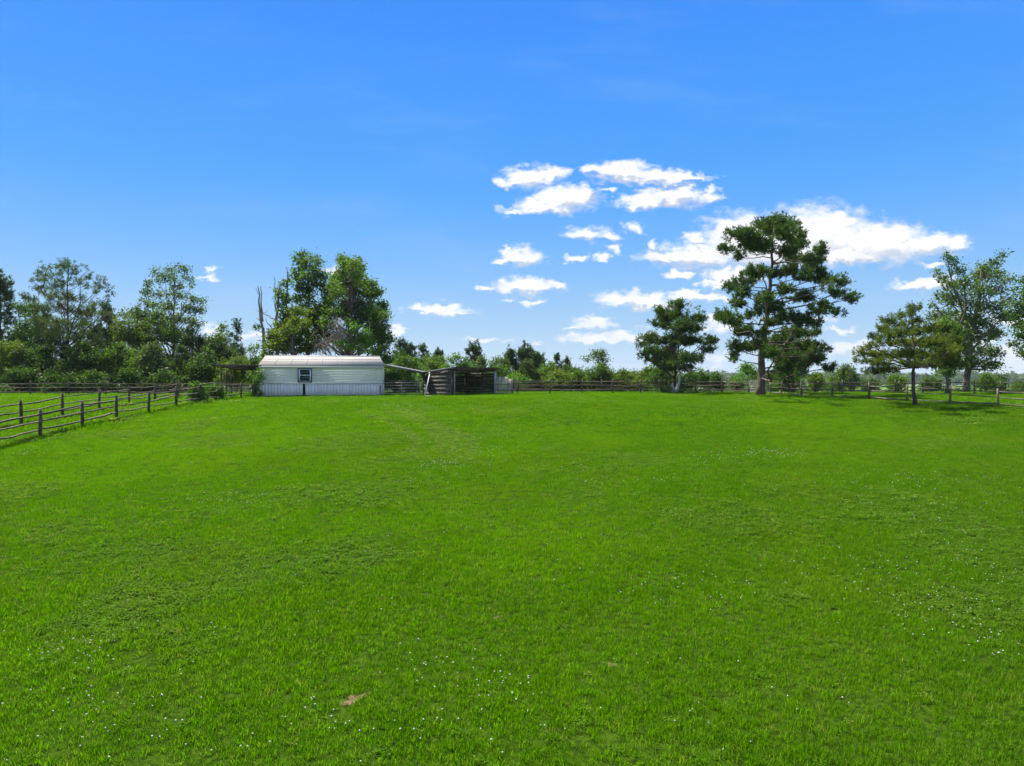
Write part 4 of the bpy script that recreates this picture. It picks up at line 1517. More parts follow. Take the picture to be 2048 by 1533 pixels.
mb.tube([(.0, -.35, -.1), (.16, -.35, .5), (.36, -.3, 1.1), (.44, -.25, 1.85), (.43, -.25, 2.25)], [.19, .16, .13, .11, .07], 8)
mb.build('dead_stub', M['bark_pale'], mp, smooth=True)
for (x_, z_, h_) in ((-.35, .3, .95), (-.22, .1, 1.1), (-.5, 0, .75), (-.1, 0, .7)):
    mb = MB()
    mb.tube([(x_ + .25, -.4, 0), (x_, -.45, z_ + .3), (x_ - .12, -.42, h_)], [.12, .08, .02], 5)
    mb.build('splinter', M['bark_pale'], mp)
SMP = [(630, 580, 60, 40), (560, 640, 60, 35), (420, 690, 80, 30), (520, 720, 80, 35), (640, 690, 60, 35), (380, 760, 70, 30), (500, 800, 120, 45), (650, 780, 110, 45), (760, 760, 90, 45), (310, 820, 70, 30),
       (420, 880, 120, 45), (600, 880, 140, 55), (760, 880, 130, 60), (900, 850, 130, 60), (240, 900, 50, 25), (180, 970, 80, 35), (330, 980, 110, 40), (500, 980, 130, 45), (680, 980, 140, 50),
       (880, 960, 120, 50), (1000, 930, 60, 40), (200, 1030, 70, 20), (330, 1050, 80, 30), (300, 1120, 110, 30), (420, 1100, 90, 35), (800, 1060, 110, 45), (930, 1050, 80, 45), (640, 1040, 100, 30)]
hero('pine_tree', 'low spreading pine with flat layered branches in front of the right-hand fence', 'tree', 1830, 48.5, SMP,
     [(640, 1400), (630, 1150), (622, 1000), (620, 800), (622, 600)], 1680, 480, 4.258, 9, 'virginia', 'bark_dark', 'needle', 26, .19, 103, plume=8, nl=6, width=.026, rise=.04, attach=.5, zfrac=.40, gap=.36, lr_=.030, extra=1.08, z_from=808)
DEC = [(910, 130, 30, 30), (960, 180, 50, 40), (1000, 260, 80, 50), (820, 270, 30, 20), (870, 320, 50, 35), (950, 370, 80, 50), (1390, 120, 35, 30), (1330, 190, 60, 40), (1230, 230, 50, 40), (1200, 300, 90, 60),
       (1330, 300, 80, 60), (1440, 330, 60, 30), (1060, 370, 100, 70), (1200, 430, 110, 70), (1340, 420, 100, 60), (880, 470, 60, 50), (980, 500, 110, 70), (1120, 540, 110, 70), (1280, 560, 120, 70),
       (1420, 510, 70, 50), (800, 560, 50, 40), (820, 640, 80, 50), (900, 640, 100, 60), (1050, 680, 120, 70), (1230, 700, 130, 70), (1390, 650, 90, 60), (870, 740, 90, 60), (1000, 800, 110, 70),
       (1180, 820, 130, 70), (1330, 790, 90, 60), (1050, 920, 120, 70), (1250, 950, 130, 60), (1350, 960, 50, 40), (1120, 1040, 120, 60), (1270, 1060, 110, 50), (1020, 1020, 90, 60), (1350, 1070, 40, 25)]
hero('broadleaf_tree', 'large open-crowned leafy tree with forked upright top behind the spreading pine', 'tree', 1931, 72, DEC,
     [(1070, 1290), (1090, 1050), (1130, 750), (1180, 400), (1200, 250)], 1680, 480, 4.258, 15, 'leaf_grey', 'bark_grey', 'leaf', 26, .14, 104, nl=6, spread=.24, rise=-.02, attach=1.1, zfrac=.2, gap=.43, lr_=.05, z_from=785)
DK2 = [(900, 760, 100, 80), (850, 900, 110, 80), (960, 900, 110, 80), (880, 1020, 110, 70), (980, 1050, 90, 60), (900, 1110, 90, 50), (950, 820, 90, 60)]
hero('broadleaf_tree', 'dark leafy tree filling the gap between the spreading pine and the large open-crowned tree', 'tree', 1895, 66, DK2, [(915, 1270), (915, 1000), (920, 800)], 1680, 480, 4.258, 9,
     'leaf_mid', 'bark_grey', 'leaf', 30, .13, 105, nl=6, dup=1, attach=.9, gap=.36, spread=.22, z_from=784)
EDG = [(1540, 350, 50, 40), (1530, 440, 60, 40), (1500, 560, 70, 40), (1540, 600, 70, 60), (1500, 660, 60, 40), (1490, 880, 50, 40), (1540, 800, 60, 60), (1540, 960, 60, 40), (1530, 720, 50, 40),
       (1650, 480, 120, 100), (1650, 680, 130, 100), (1650, 880, 120, 80), (1640, 330, 90, 80), (1780, 560, 100, 100), (1780, 780, 100, 90), (1720, 300, 70, 70), (1600, 820, 60, 50)]
hero('broadleaf_tree', 'leafy tree at the right edge of the photo, only its left branches in view', 'tree', 2076, 60, EDG, [(1690, 1330), (1690, 1000), (1680, 700), (1670, 350)], 1680, 480, 4.258, 14,
     'leaf_dark', 'bark_grey', 'leaf', 26, .14, 106, nl=6, attach=.9, gap=.42, spread=.2)
LP = [(640, 150, 100, 45), (435, 175, 40, 25), (390, 220, 50, 40), (310, 295, 25, 30), (430, 280, 80, 45), (560, 220, 70, 50), (700, 200, 60, 50), (850, 190, 30, 40), (840, 260, 35, 25), (640, 300, 90, 60),
      (770, 310, 40, 30), (840, 340, 40, 25), (520, 350, 70, 50), (380, 380, 60, 40), (950, 330, 60, 60), (1030, 430, 40, 60), (930, 400, 40, 25), (460, 450, 80, 50), (640, 450, 100, 50), (750, 470, 60, 40),
      (880, 520, 80, 35), (1010, 540, 50, 50), (290, 470, 70, 45), (260, 440, 50, 30), (400, 560, 110, 50), (600, 560, 110, 60), (760, 590, 90, 50), (880, 620, 70, 50), (1040, 600, 50, 50), (360, 680, 110, 50),
      (560, 700, 120, 60), (760, 720, 120, 60), (450, 800, 120, 60), (650, 820, 130, 60), (820, 820, 110, 60), (900, 900, 100, 50)]
hero('pine_tree', 'tall open-crowned pine with bare forking limbs at the left, standing above the woods', 'tree', 137, 78, LP, [(650, 1290), (645, 900), (650, 600), (640, 350), (640, 150)], 0, 500, 4.763, 9,
     'pine_soft', 'bark_dark', 'needle', 10, .31, 107, plume=5, nl=7, width=.034, rise=-.05, attach=.85, gap=.44, lr_=.035, extra=1.05)
L8 = [(1740, 190, 70, 50), (1620, 190, 60, 40), (1500, 210, 60, 45), (1600, 260, 80, 40), (1780, 270, 60, 40), (1520, 290, 50, 30), (1400, 320, 40, 30), (1690, 340, 80, 50), (1830, 330, 35, 40), (1400, 400, 55, 40),
      (1500, 420, 60, 40), (1600, 420, 70, 45), (1730, 440, 80, 50), (1850, 470, 60, 40), (1930, 500, 40, 30), (1370, 490, 50, 35), (1460, 520, 70, 45), (1600, 540, 100, 50), (1790, 560, 80, 50), (1890, 570, 60, 50),
      (1850, 680, 70, 50), (1700, 660, 100, 50), (1500, 620, 80, 50), (1560, 700, 130, 60), (1800, 760, 80, 50), (1920, 700, 35, 40), (1280, 590, 60, 40), (1190, 610, 50, 35), (1680, 800, 120, 60), (1760, 880, 110, 60)]
hero('broadleaf_tree', 'tall thin-leaved tree with a see-through crown right of the open-crowned pine', 'tree', 344, 84, L8, [(1640, 1290), (1650, 700), (1660, 420), (1660, 200)], 0, 500, 4.763, 8,
     'leaf_grey', 'bark_grey', 'leaf', 26, .14, 108, nl=6, rise=-.05, attach=1.0, gap=.44, spread=.24, lr_=.05)
C1 = [(690, 190, 40, 40), (780, 180, 60, 40), (960, 190, 40, 50), (870, 210, 60, 40), (740, 260, 90, 60), (950, 270, 80, 50), (830, 310, 100, 60), (720, 370, 90, 50), (930, 360, 70, 50), (690, 450, 80, 60),
      (830, 440, 100, 60), (960, 430, 80, 60), (1030, 450, 60, 50), (760, 540, 100, 60), (900, 530, 100, 60), (1010, 560, 90, 60), (830, 630, 90, 60), (720, 600, 60, 40), (760, 720, 90, 50), (860, 690, 60, 50),
      (660, 730, 60, 50), (880, 780, 60, 40), (780, 810, 80, 40)]
hero('broadleaf_tree', 'tall leafy tree behind the left half of the white building, next to the bare snags', 'tree', 615, 76, C1, [(830, 1700), (830, 1200), (840, 800), (840, 500), (850, 250)], 480, 480, 6.131, 12,
     'leaf_mid', 'bark_grey', 'leaf', 36, .135, 109, nl=6, attach=.9, gap=.40, spread=.22)
C2 = [(1230, 240, 35, 40), (1300, 240, 60, 45), (1440, 270, 80, 50), (1260, 310, 60, 50), (1360, 330, 90, 60), (1480, 360, 80, 70), (1260, 400, 80, 60), (1420, 440, 110, 70), (1180, 480, 80, 60), (1150, 560, 90, 60),
      (1300, 540, 120, 80), (1480, 540, 100, 80), (1590, 540, 60, 60), (1640, 540, 30, 30), (1080, 660, 70, 50), (1200, 640, 110, 70), (1380, 660, 130, 90), (1560, 660, 110, 90), (1670, 640, 60, 60), (1100, 760, 90, 60),
      (1250, 780, 120, 80), (1430, 800, 130, 90), (1620, 790, 120, 90), (1750, 810, 60, 60), (1000, 820, 90, 60), (950, 880, 100, 70), (1100, 890, 110, 80), (1250, 900, 100, 70), (1500, 930, 140, 90), (1680, 930, 110, 90),
      (1790, 920, 50, 60), (930, 990, 100, 70), (1080, 1020, 110, 80), (1400, 1060, 110, 80), (1650, 1070, 120, 90), (1760, 1050, 50, 60), (1760, 1180, 90, 80), (1840, 1210, 40, 40), (1650, 1220, 120, 90),
      (1400, 1250, 120, 90), (1780, 1320, 80, 80), (1000, 1120, 100, 80), (860, 950, 60, 60), (1150, 1200, 100, 80), (950, 1250, 100, 80), (1780, 1450, 90, 70), (1690, 1380, 90, 70)]
hero('broadleaf_tree', 'broad dense leafy tree towering behind the right half of the white building', 'tree', 700, 73, C2, [(1360, 1700), (1350, 1200), (1360, 800), (1370, 500), (1370, 280)], 480, 480, 6.131, 16,
     'leaf_mid', 'bark_grey', 'leaf', 27, .135, 110, nl=6, dup=1, attach=.9, gap=.38, spread=.22)
C3 = [(600, 900, 90, 60), (720, 880, 90, 50), (820, 900, 80, 50), (560, 980, 70, 60), (680, 1000, 110, 70), (800, 1010, 90, 60), (480, 1050, 70, 50), (600, 1100, 120, 70), (750, 1120, 120, 70), (430, 1160, 90, 60),
      (560, 1210, 120, 70), (700, 1240, 120, 70), (350, 1230, 60, 60), (400, 1310, 100, 60), (560, 1330, 120, 60), (750, 1330, 120, 60), (880, 1160, 80, 60), (880, 1330, 100, 60), (340, 1420, 90, 60), (330, 1540, 90, 60)]
hero('broadleaf_tree', 'lower yellow-green leafy tree right behind the left part of the white roof', 'tree', 588, 69.5, C3, [(650, 1720), (650, 1300), (660, 1050), (670, 900)], 480, 480, 6.131, 8,
     'leaf_yellow', 'bark_grey', 'leaf', 32, .125, 111, nl=6, dup=1, attach=.9, gap=.38, spread=.2)
C4 = [(1340, 1000, 40, 40), (1420, 1060, 60, 40), (1380, 1120, 80, 50), (1540, 1110, 30, 50), (1500, 1190, 80, 50), (1580, 1170, 50, 50), (1430, 1230, 80, 50), (1560, 1270, 90, 50), (1230, 1270, 60, 50),
      (1330, 1310, 100, 50), (1500, 1340, 120, 50), (1650, 1370, 70, 40)]
hero('broadleaf_tree', 'small fresh green tree just above the right part of the white roof', 'tree', 715, 66.8, C4, [(1440, 1750), (1440, 1350), (1440, 1100)], 480, 480, 6.131, 5,
     'leaf_fresh', 'bark_grey', 'leaf', 32, .12, 112, nl=6, attach=.8, gap=.40, spread=.18)


# bare snags
def snag(label, px, Y, paths, rbase, seed, leafpads=None):
    r = np.random.default_rng(seed)
    X0 = (px - 1024) / F * Y
    Z0 = g(X0, Y)
    o = thing('dead_tree', label, 'dead tree', (X0, Y, Z0))
    for i, (pp, r0, r1) in enumerate(paths):
        P = [np.array([(480 + a / 6.131 - 1024) / F * Y - X0, r.normal() * .25 * (k > 0), CZ + (HZ - (480 + b / 6.131)) / F * Y - Z0]) for k, (a, b) in enumerate(pp)]
        if i == 0:
            P[0] = np.array([0, 0, -.1])
        d_ = np.linspace(0, 1, 9)
        Q = np.stack([np.interp(d_, np.linspace(0, 1, len(P)), [p[j] for p in P]) for j in range(3)], 1)
        Q[1:-1] += r.normal(0, .035, (7, 3))
        mb = MB()
        mb.tube(Q, np.linspace(r0, r1, 9), 6)
        mb.build('trunk' if i == 0 else 'branch', M['bark_dead'], o, smooth=True)
    if leafpads:
        pads = traced(leafpads, 480, 480, 6.131, Y, X0, Z0, r, .6)
        Cs = []
        for (x, y, z, a, b, c) in pads:
            u = r.normal(size=(int(24 * a * c * 3.1) + 4, 3)) * .5
            Cs.append(np.array([x, y, z]) + u * np.array([a, b, c]))
        C = np.concatenate(Cs)
        V, Fa = leaves(r, C, np.zeros_like(C), np.full(len(C), .16), 5, .18)
        mb = MB()
        mb.addn(V, Fa, np.repeat(r.uniform(0, 1, len(C)), 20))
        mb.build('crown', M['leaf_mid'], o)
    return o


snag('bare twin-topped snag, leftmost of the dead trunks beside the tall leafy tree', 529, 71.5,
     [([(310, 1700), (300, 1180), (270, 950), (245, 780), (225, 620), (215, 560)], .17, .03), ([(280, 1000), (262, 820), (255, 640), (247, 545)], .09, .02), ([(265, 900), (240, 800), (222, 700), (205, 590)], .06, .015),
      ([(295, 1160), (240, 1120), (175, 1085)], .04, .015), ([(270, 990), (225, 970), (180, 940)], .04, .012), ([(285, 900), (310, 880), (345, 855)], .03, .01), ([(300, 1250), (230, 1235), (160, 1195)], .04, .012)],
     1, 201, [(195, 1065, 35, 25), (330, 1110, 30, 25), (240, 1060, 20, 15)])
snag('taller dead snag with splayed bare tops and a few leafy shoots, beside the twin-topped one', 554, 72.5,
     [([(470, 1700), (460, 1200), (455, 930), (470, 760), (490, 600), (497, 460)], .20, .03), ([(455, 930), (435, 780), (430, 620), (425, 450)], .09, .02), ([(440, 880), (420, 760), (410, 660)], .05, .012),
      ([(470, 760), (462, 600), (450, 520)], .05, .012), ([(440, 990), (330, 920), (205, 865)], .07, .02), ([(410, 1100), (350, 1020), (295, 950)], .06, .02), ([(570, 850), (575, 600), (580, 420), (562, 325)], .10, .02), ([(580, 560), (590, 420), (592, 335)], .05, .012),
      ([(480, 1200), (560, 900), (572, 830)], .10, .09), ([(640, 830), (655, 720), (668, 600)], .05, .012)],
     1, 202, [(500, 620, 60, 40), (530, 700, 70, 60), (590, 520, 60, 50), (570, 660, 50, 50), (500, 800, 60, 50), (600, 740, 50, 40), (540, 520, 25, 25), (545, 880, 70, 60), (470, 680, 25, 35)])
# tangle of dead vines hanging in the cluster
mb = MB()
r = np.random.default_rng(9)
Yv = 67.2
Xv, Zv = (680 - 1024) / F * Yv, 0
Zv = g(Xv, Yv)
for k in range(240):
    if k % 2:
        zx, zy = 1220 + r.normal() * 45, r.uniform(930, 1230)
    else:
        zx, zy = 1060 + r.normal() * 70, 1250 + r.normal() * 50
    p = np.array([(480 + zx / 6.131 - 1024) / F * Yv - Xv, r.normal() * .5, CZ + (HZ - 480 - zy / 6.131) / F * Yv - Zv])
    d = np.array([r.normal() * .5, r.normal() * .4, -r.uniform(.3, 1.2)]) * .9
    mb.tube([p, p + d * .5 + r.normal(0, .12, 3), p + d], [.022, .018, .008], 3, cap=False)
for k in range(10):
    a = np.array([r.normal() * .5, r.normal() * .3, 0])
    b = np.array([r.normal() * .9, r.normal() * .4, r.uniform(4.5, 7.5)])
    mb.tube(limb_path(r, a, b, .0, 6, .08), .03, 4, cap=False)
tag(mb.build('dead_vines', M['bark_dead'], loc=(Xv, Yv, Zv)), 'brown tangle of dead vines hanging above the middle of the white roof', 'vines')


# ---- the other trees and bushes
def pads_conic(r, H, Wd, lo=.12, n=26):
    out = []
    for k in range(n):
        t = lo + (1 - lo) * (k + .5) / n
        rr0 = Wd * (1.05 - t) ** .75
        a = k * 2.4 + r.normal() * .4
        q = rr0 * r.uniform(.35, .8)
        s = max(.28, rr0 * r.uniform(.32, .5))
        out.append((math.cos(a) * q, math.sin(a) * q, H * t, s, s, s * .62))
    for k in range(3):
        out.append((r.normal() * .1, r.normal() * .1, H * (.90 + .05 * k), Wd * (.2 - .04 * k), Wd * .2, H * .05))
    return out


def pads_candle(r, H, Wd, lo=.1, n=34):
    """young loblolly: loose upswept plumes"""
    out = []
    for k in range(n):
        t = lo + (1 - lo) * (k + .5) / n
        rr0 = Wd * (1.08 - t) ** .6
        a = k * 2.4 + r.normal() * .5
        q = rr0 * r.uniform(.4, 1.0)
        s = Wd * r.uniform(.17, .28)
        out.append((math.cos(a) * q, math.sin(a) * q, min(H * t + q * .25, H * .98), s, s, s * 1.7))
    out.append((0, 0, H * .93, Wd * .14, Wd * .14, H * .07))
    return out


def pads_round(r, H, Wd, lo=.08, n=24):
    out = []
    ph, ex = r.uniform(0, 6.28), r.uniform(.1, .35)
    for k in range(n):
        u = r.normal(size=3)
        u /= np.linalg.norm(u)
        q = r.uniform(.35, .95)
        lob = 1 + ex * math.sin(2 * math.atan2(u[1], u[0]) + ph) + r.normal(0, .12)
        z = H * (lo + (.93 - lo) * (.5 + .5 * u[2] * q))
        s = Wd * r.uniform(.18, .40)
        w = Wd * (1 - .3 * max(0, u[2]))
        out.append((u[0] * q * w * .85 * lob, u[1] * q * w * .85, z, s, s, s * r.uniform(.55, .85) * min(1.3, H / Wd / 1.6 + .3)))
    for k in range(6):      # leading shoots
        a, q = r.uniform(0, 6.28), Wd * r.uniform(0, .6)
        s = Wd * r.uniform(.09, .16)
        out.append((math.cos(a) * q, math.sin(a) * q, H * (1.0 - .22 * (q / Wd)) - s * .6, s, s, s * 1.7))
    return out


def pads_irregular(r, H, Wd, lo=.25, n=20):
    out = []
    lean = r.normal(0, .25 * Wd)
    for k in range(n):
        t = lo + (1 - lo) * r.uniform() ** .9
        a = r.uniform(0, 6.283)
        q = Wd * r.uniform(.1, 1.0) * (1.1 - .5 * t)
        s = Wd * r.uniform(.16, .3)
        out.append((math.cos(a) * q + lean * t, math.sin(a) * q, H * t - s * .5, s, s, s * .7))
    return out


def pads_flat(r, H, Wd, n=26):
    out = []
    for k in range(n):
        a = r.uniform(0, 6.283)
        q = Wd * math.sqrt(r.uniform())
        s = Wd * r.uniform(.2, .34)
        out.append((math.cos(a) * q * .85, math.sin(a) * q * .85, H * (1 - .45 * (q / Wd) ** 2) * r.uniform(.72, .98), s, s, s * .25))
    return out


KINDS = {'conic': pads_conic, 'candle': pads_candle, 'round': pads_round, 'irregular': pads_irregular, 'flat': pads_flat}
NAMES = {'conic': ('pine_tree', 'tree'), 'candle': ('pine_tree', 'tree'), 'round': ('broadleaf_tree', 'tree'), 'irregular': ('broadleaf_tree', 'tree'), 'flat': ('mimosa_tree', 'tree'), 'bush': ('bush', 'bush')}
_sd = [300]


def filler(px, top, hw, Y, shape, mat, label, bush=False, dens=None, lo=None, n=None, group=None, size=None):
    _sd[0] += 1
    r = np.random.default_rng(_sd[0])
    X = (px - 1024) / F * Y
    Z = g(X, Y)
    H = max(1.0, CZ + (HZ - top) / F * Y - Z)
    if 785 < px < 1385 and not (px == 909):
        hw *= 1.22
        top -= 2
    Wd = hw * Y / F
    kw = {}
    if lo is not None:
        kw['lo'] = lo
    if n is not None:
        kw['n'] = n
    pads = KINDS[shape](r, H, Wd, **kw)
    kind = 'needle' if shape in ('conic', 'candle') else 'leaf'
    sz = size or (.26 if kind == 'needle' else .125)
    nm, ct = NAMES['bush'] if bush else NAMES[shape]
    tp = [(0, 0, -.15), (r.normal() * .05 * Wd, r.normal() * .05 * Wd, H * .45), (r.normal() * .08 * Wd, r.normal() * .08 * Wd, H * .9)]
    w = max(.05, min(.22, H * .014))
    d_ = dens or (9 if kind == 'needle' else 24)
    return build_tree(nm, label, ct, X, Y, Z, pads, tp, (w, w * .2), mat, 'bark_dark' if kind == 'needle' else 'bark_grey', kind, d_, sz, _sd[0], nl=6 if kind == 'leaf' else 8, width=.036, spread=.22, rise=-.05,
                      attach=.7, gap=.36, lr_=.022, sub=2, group=group, plume=7 if kind == 'needle' else 0)


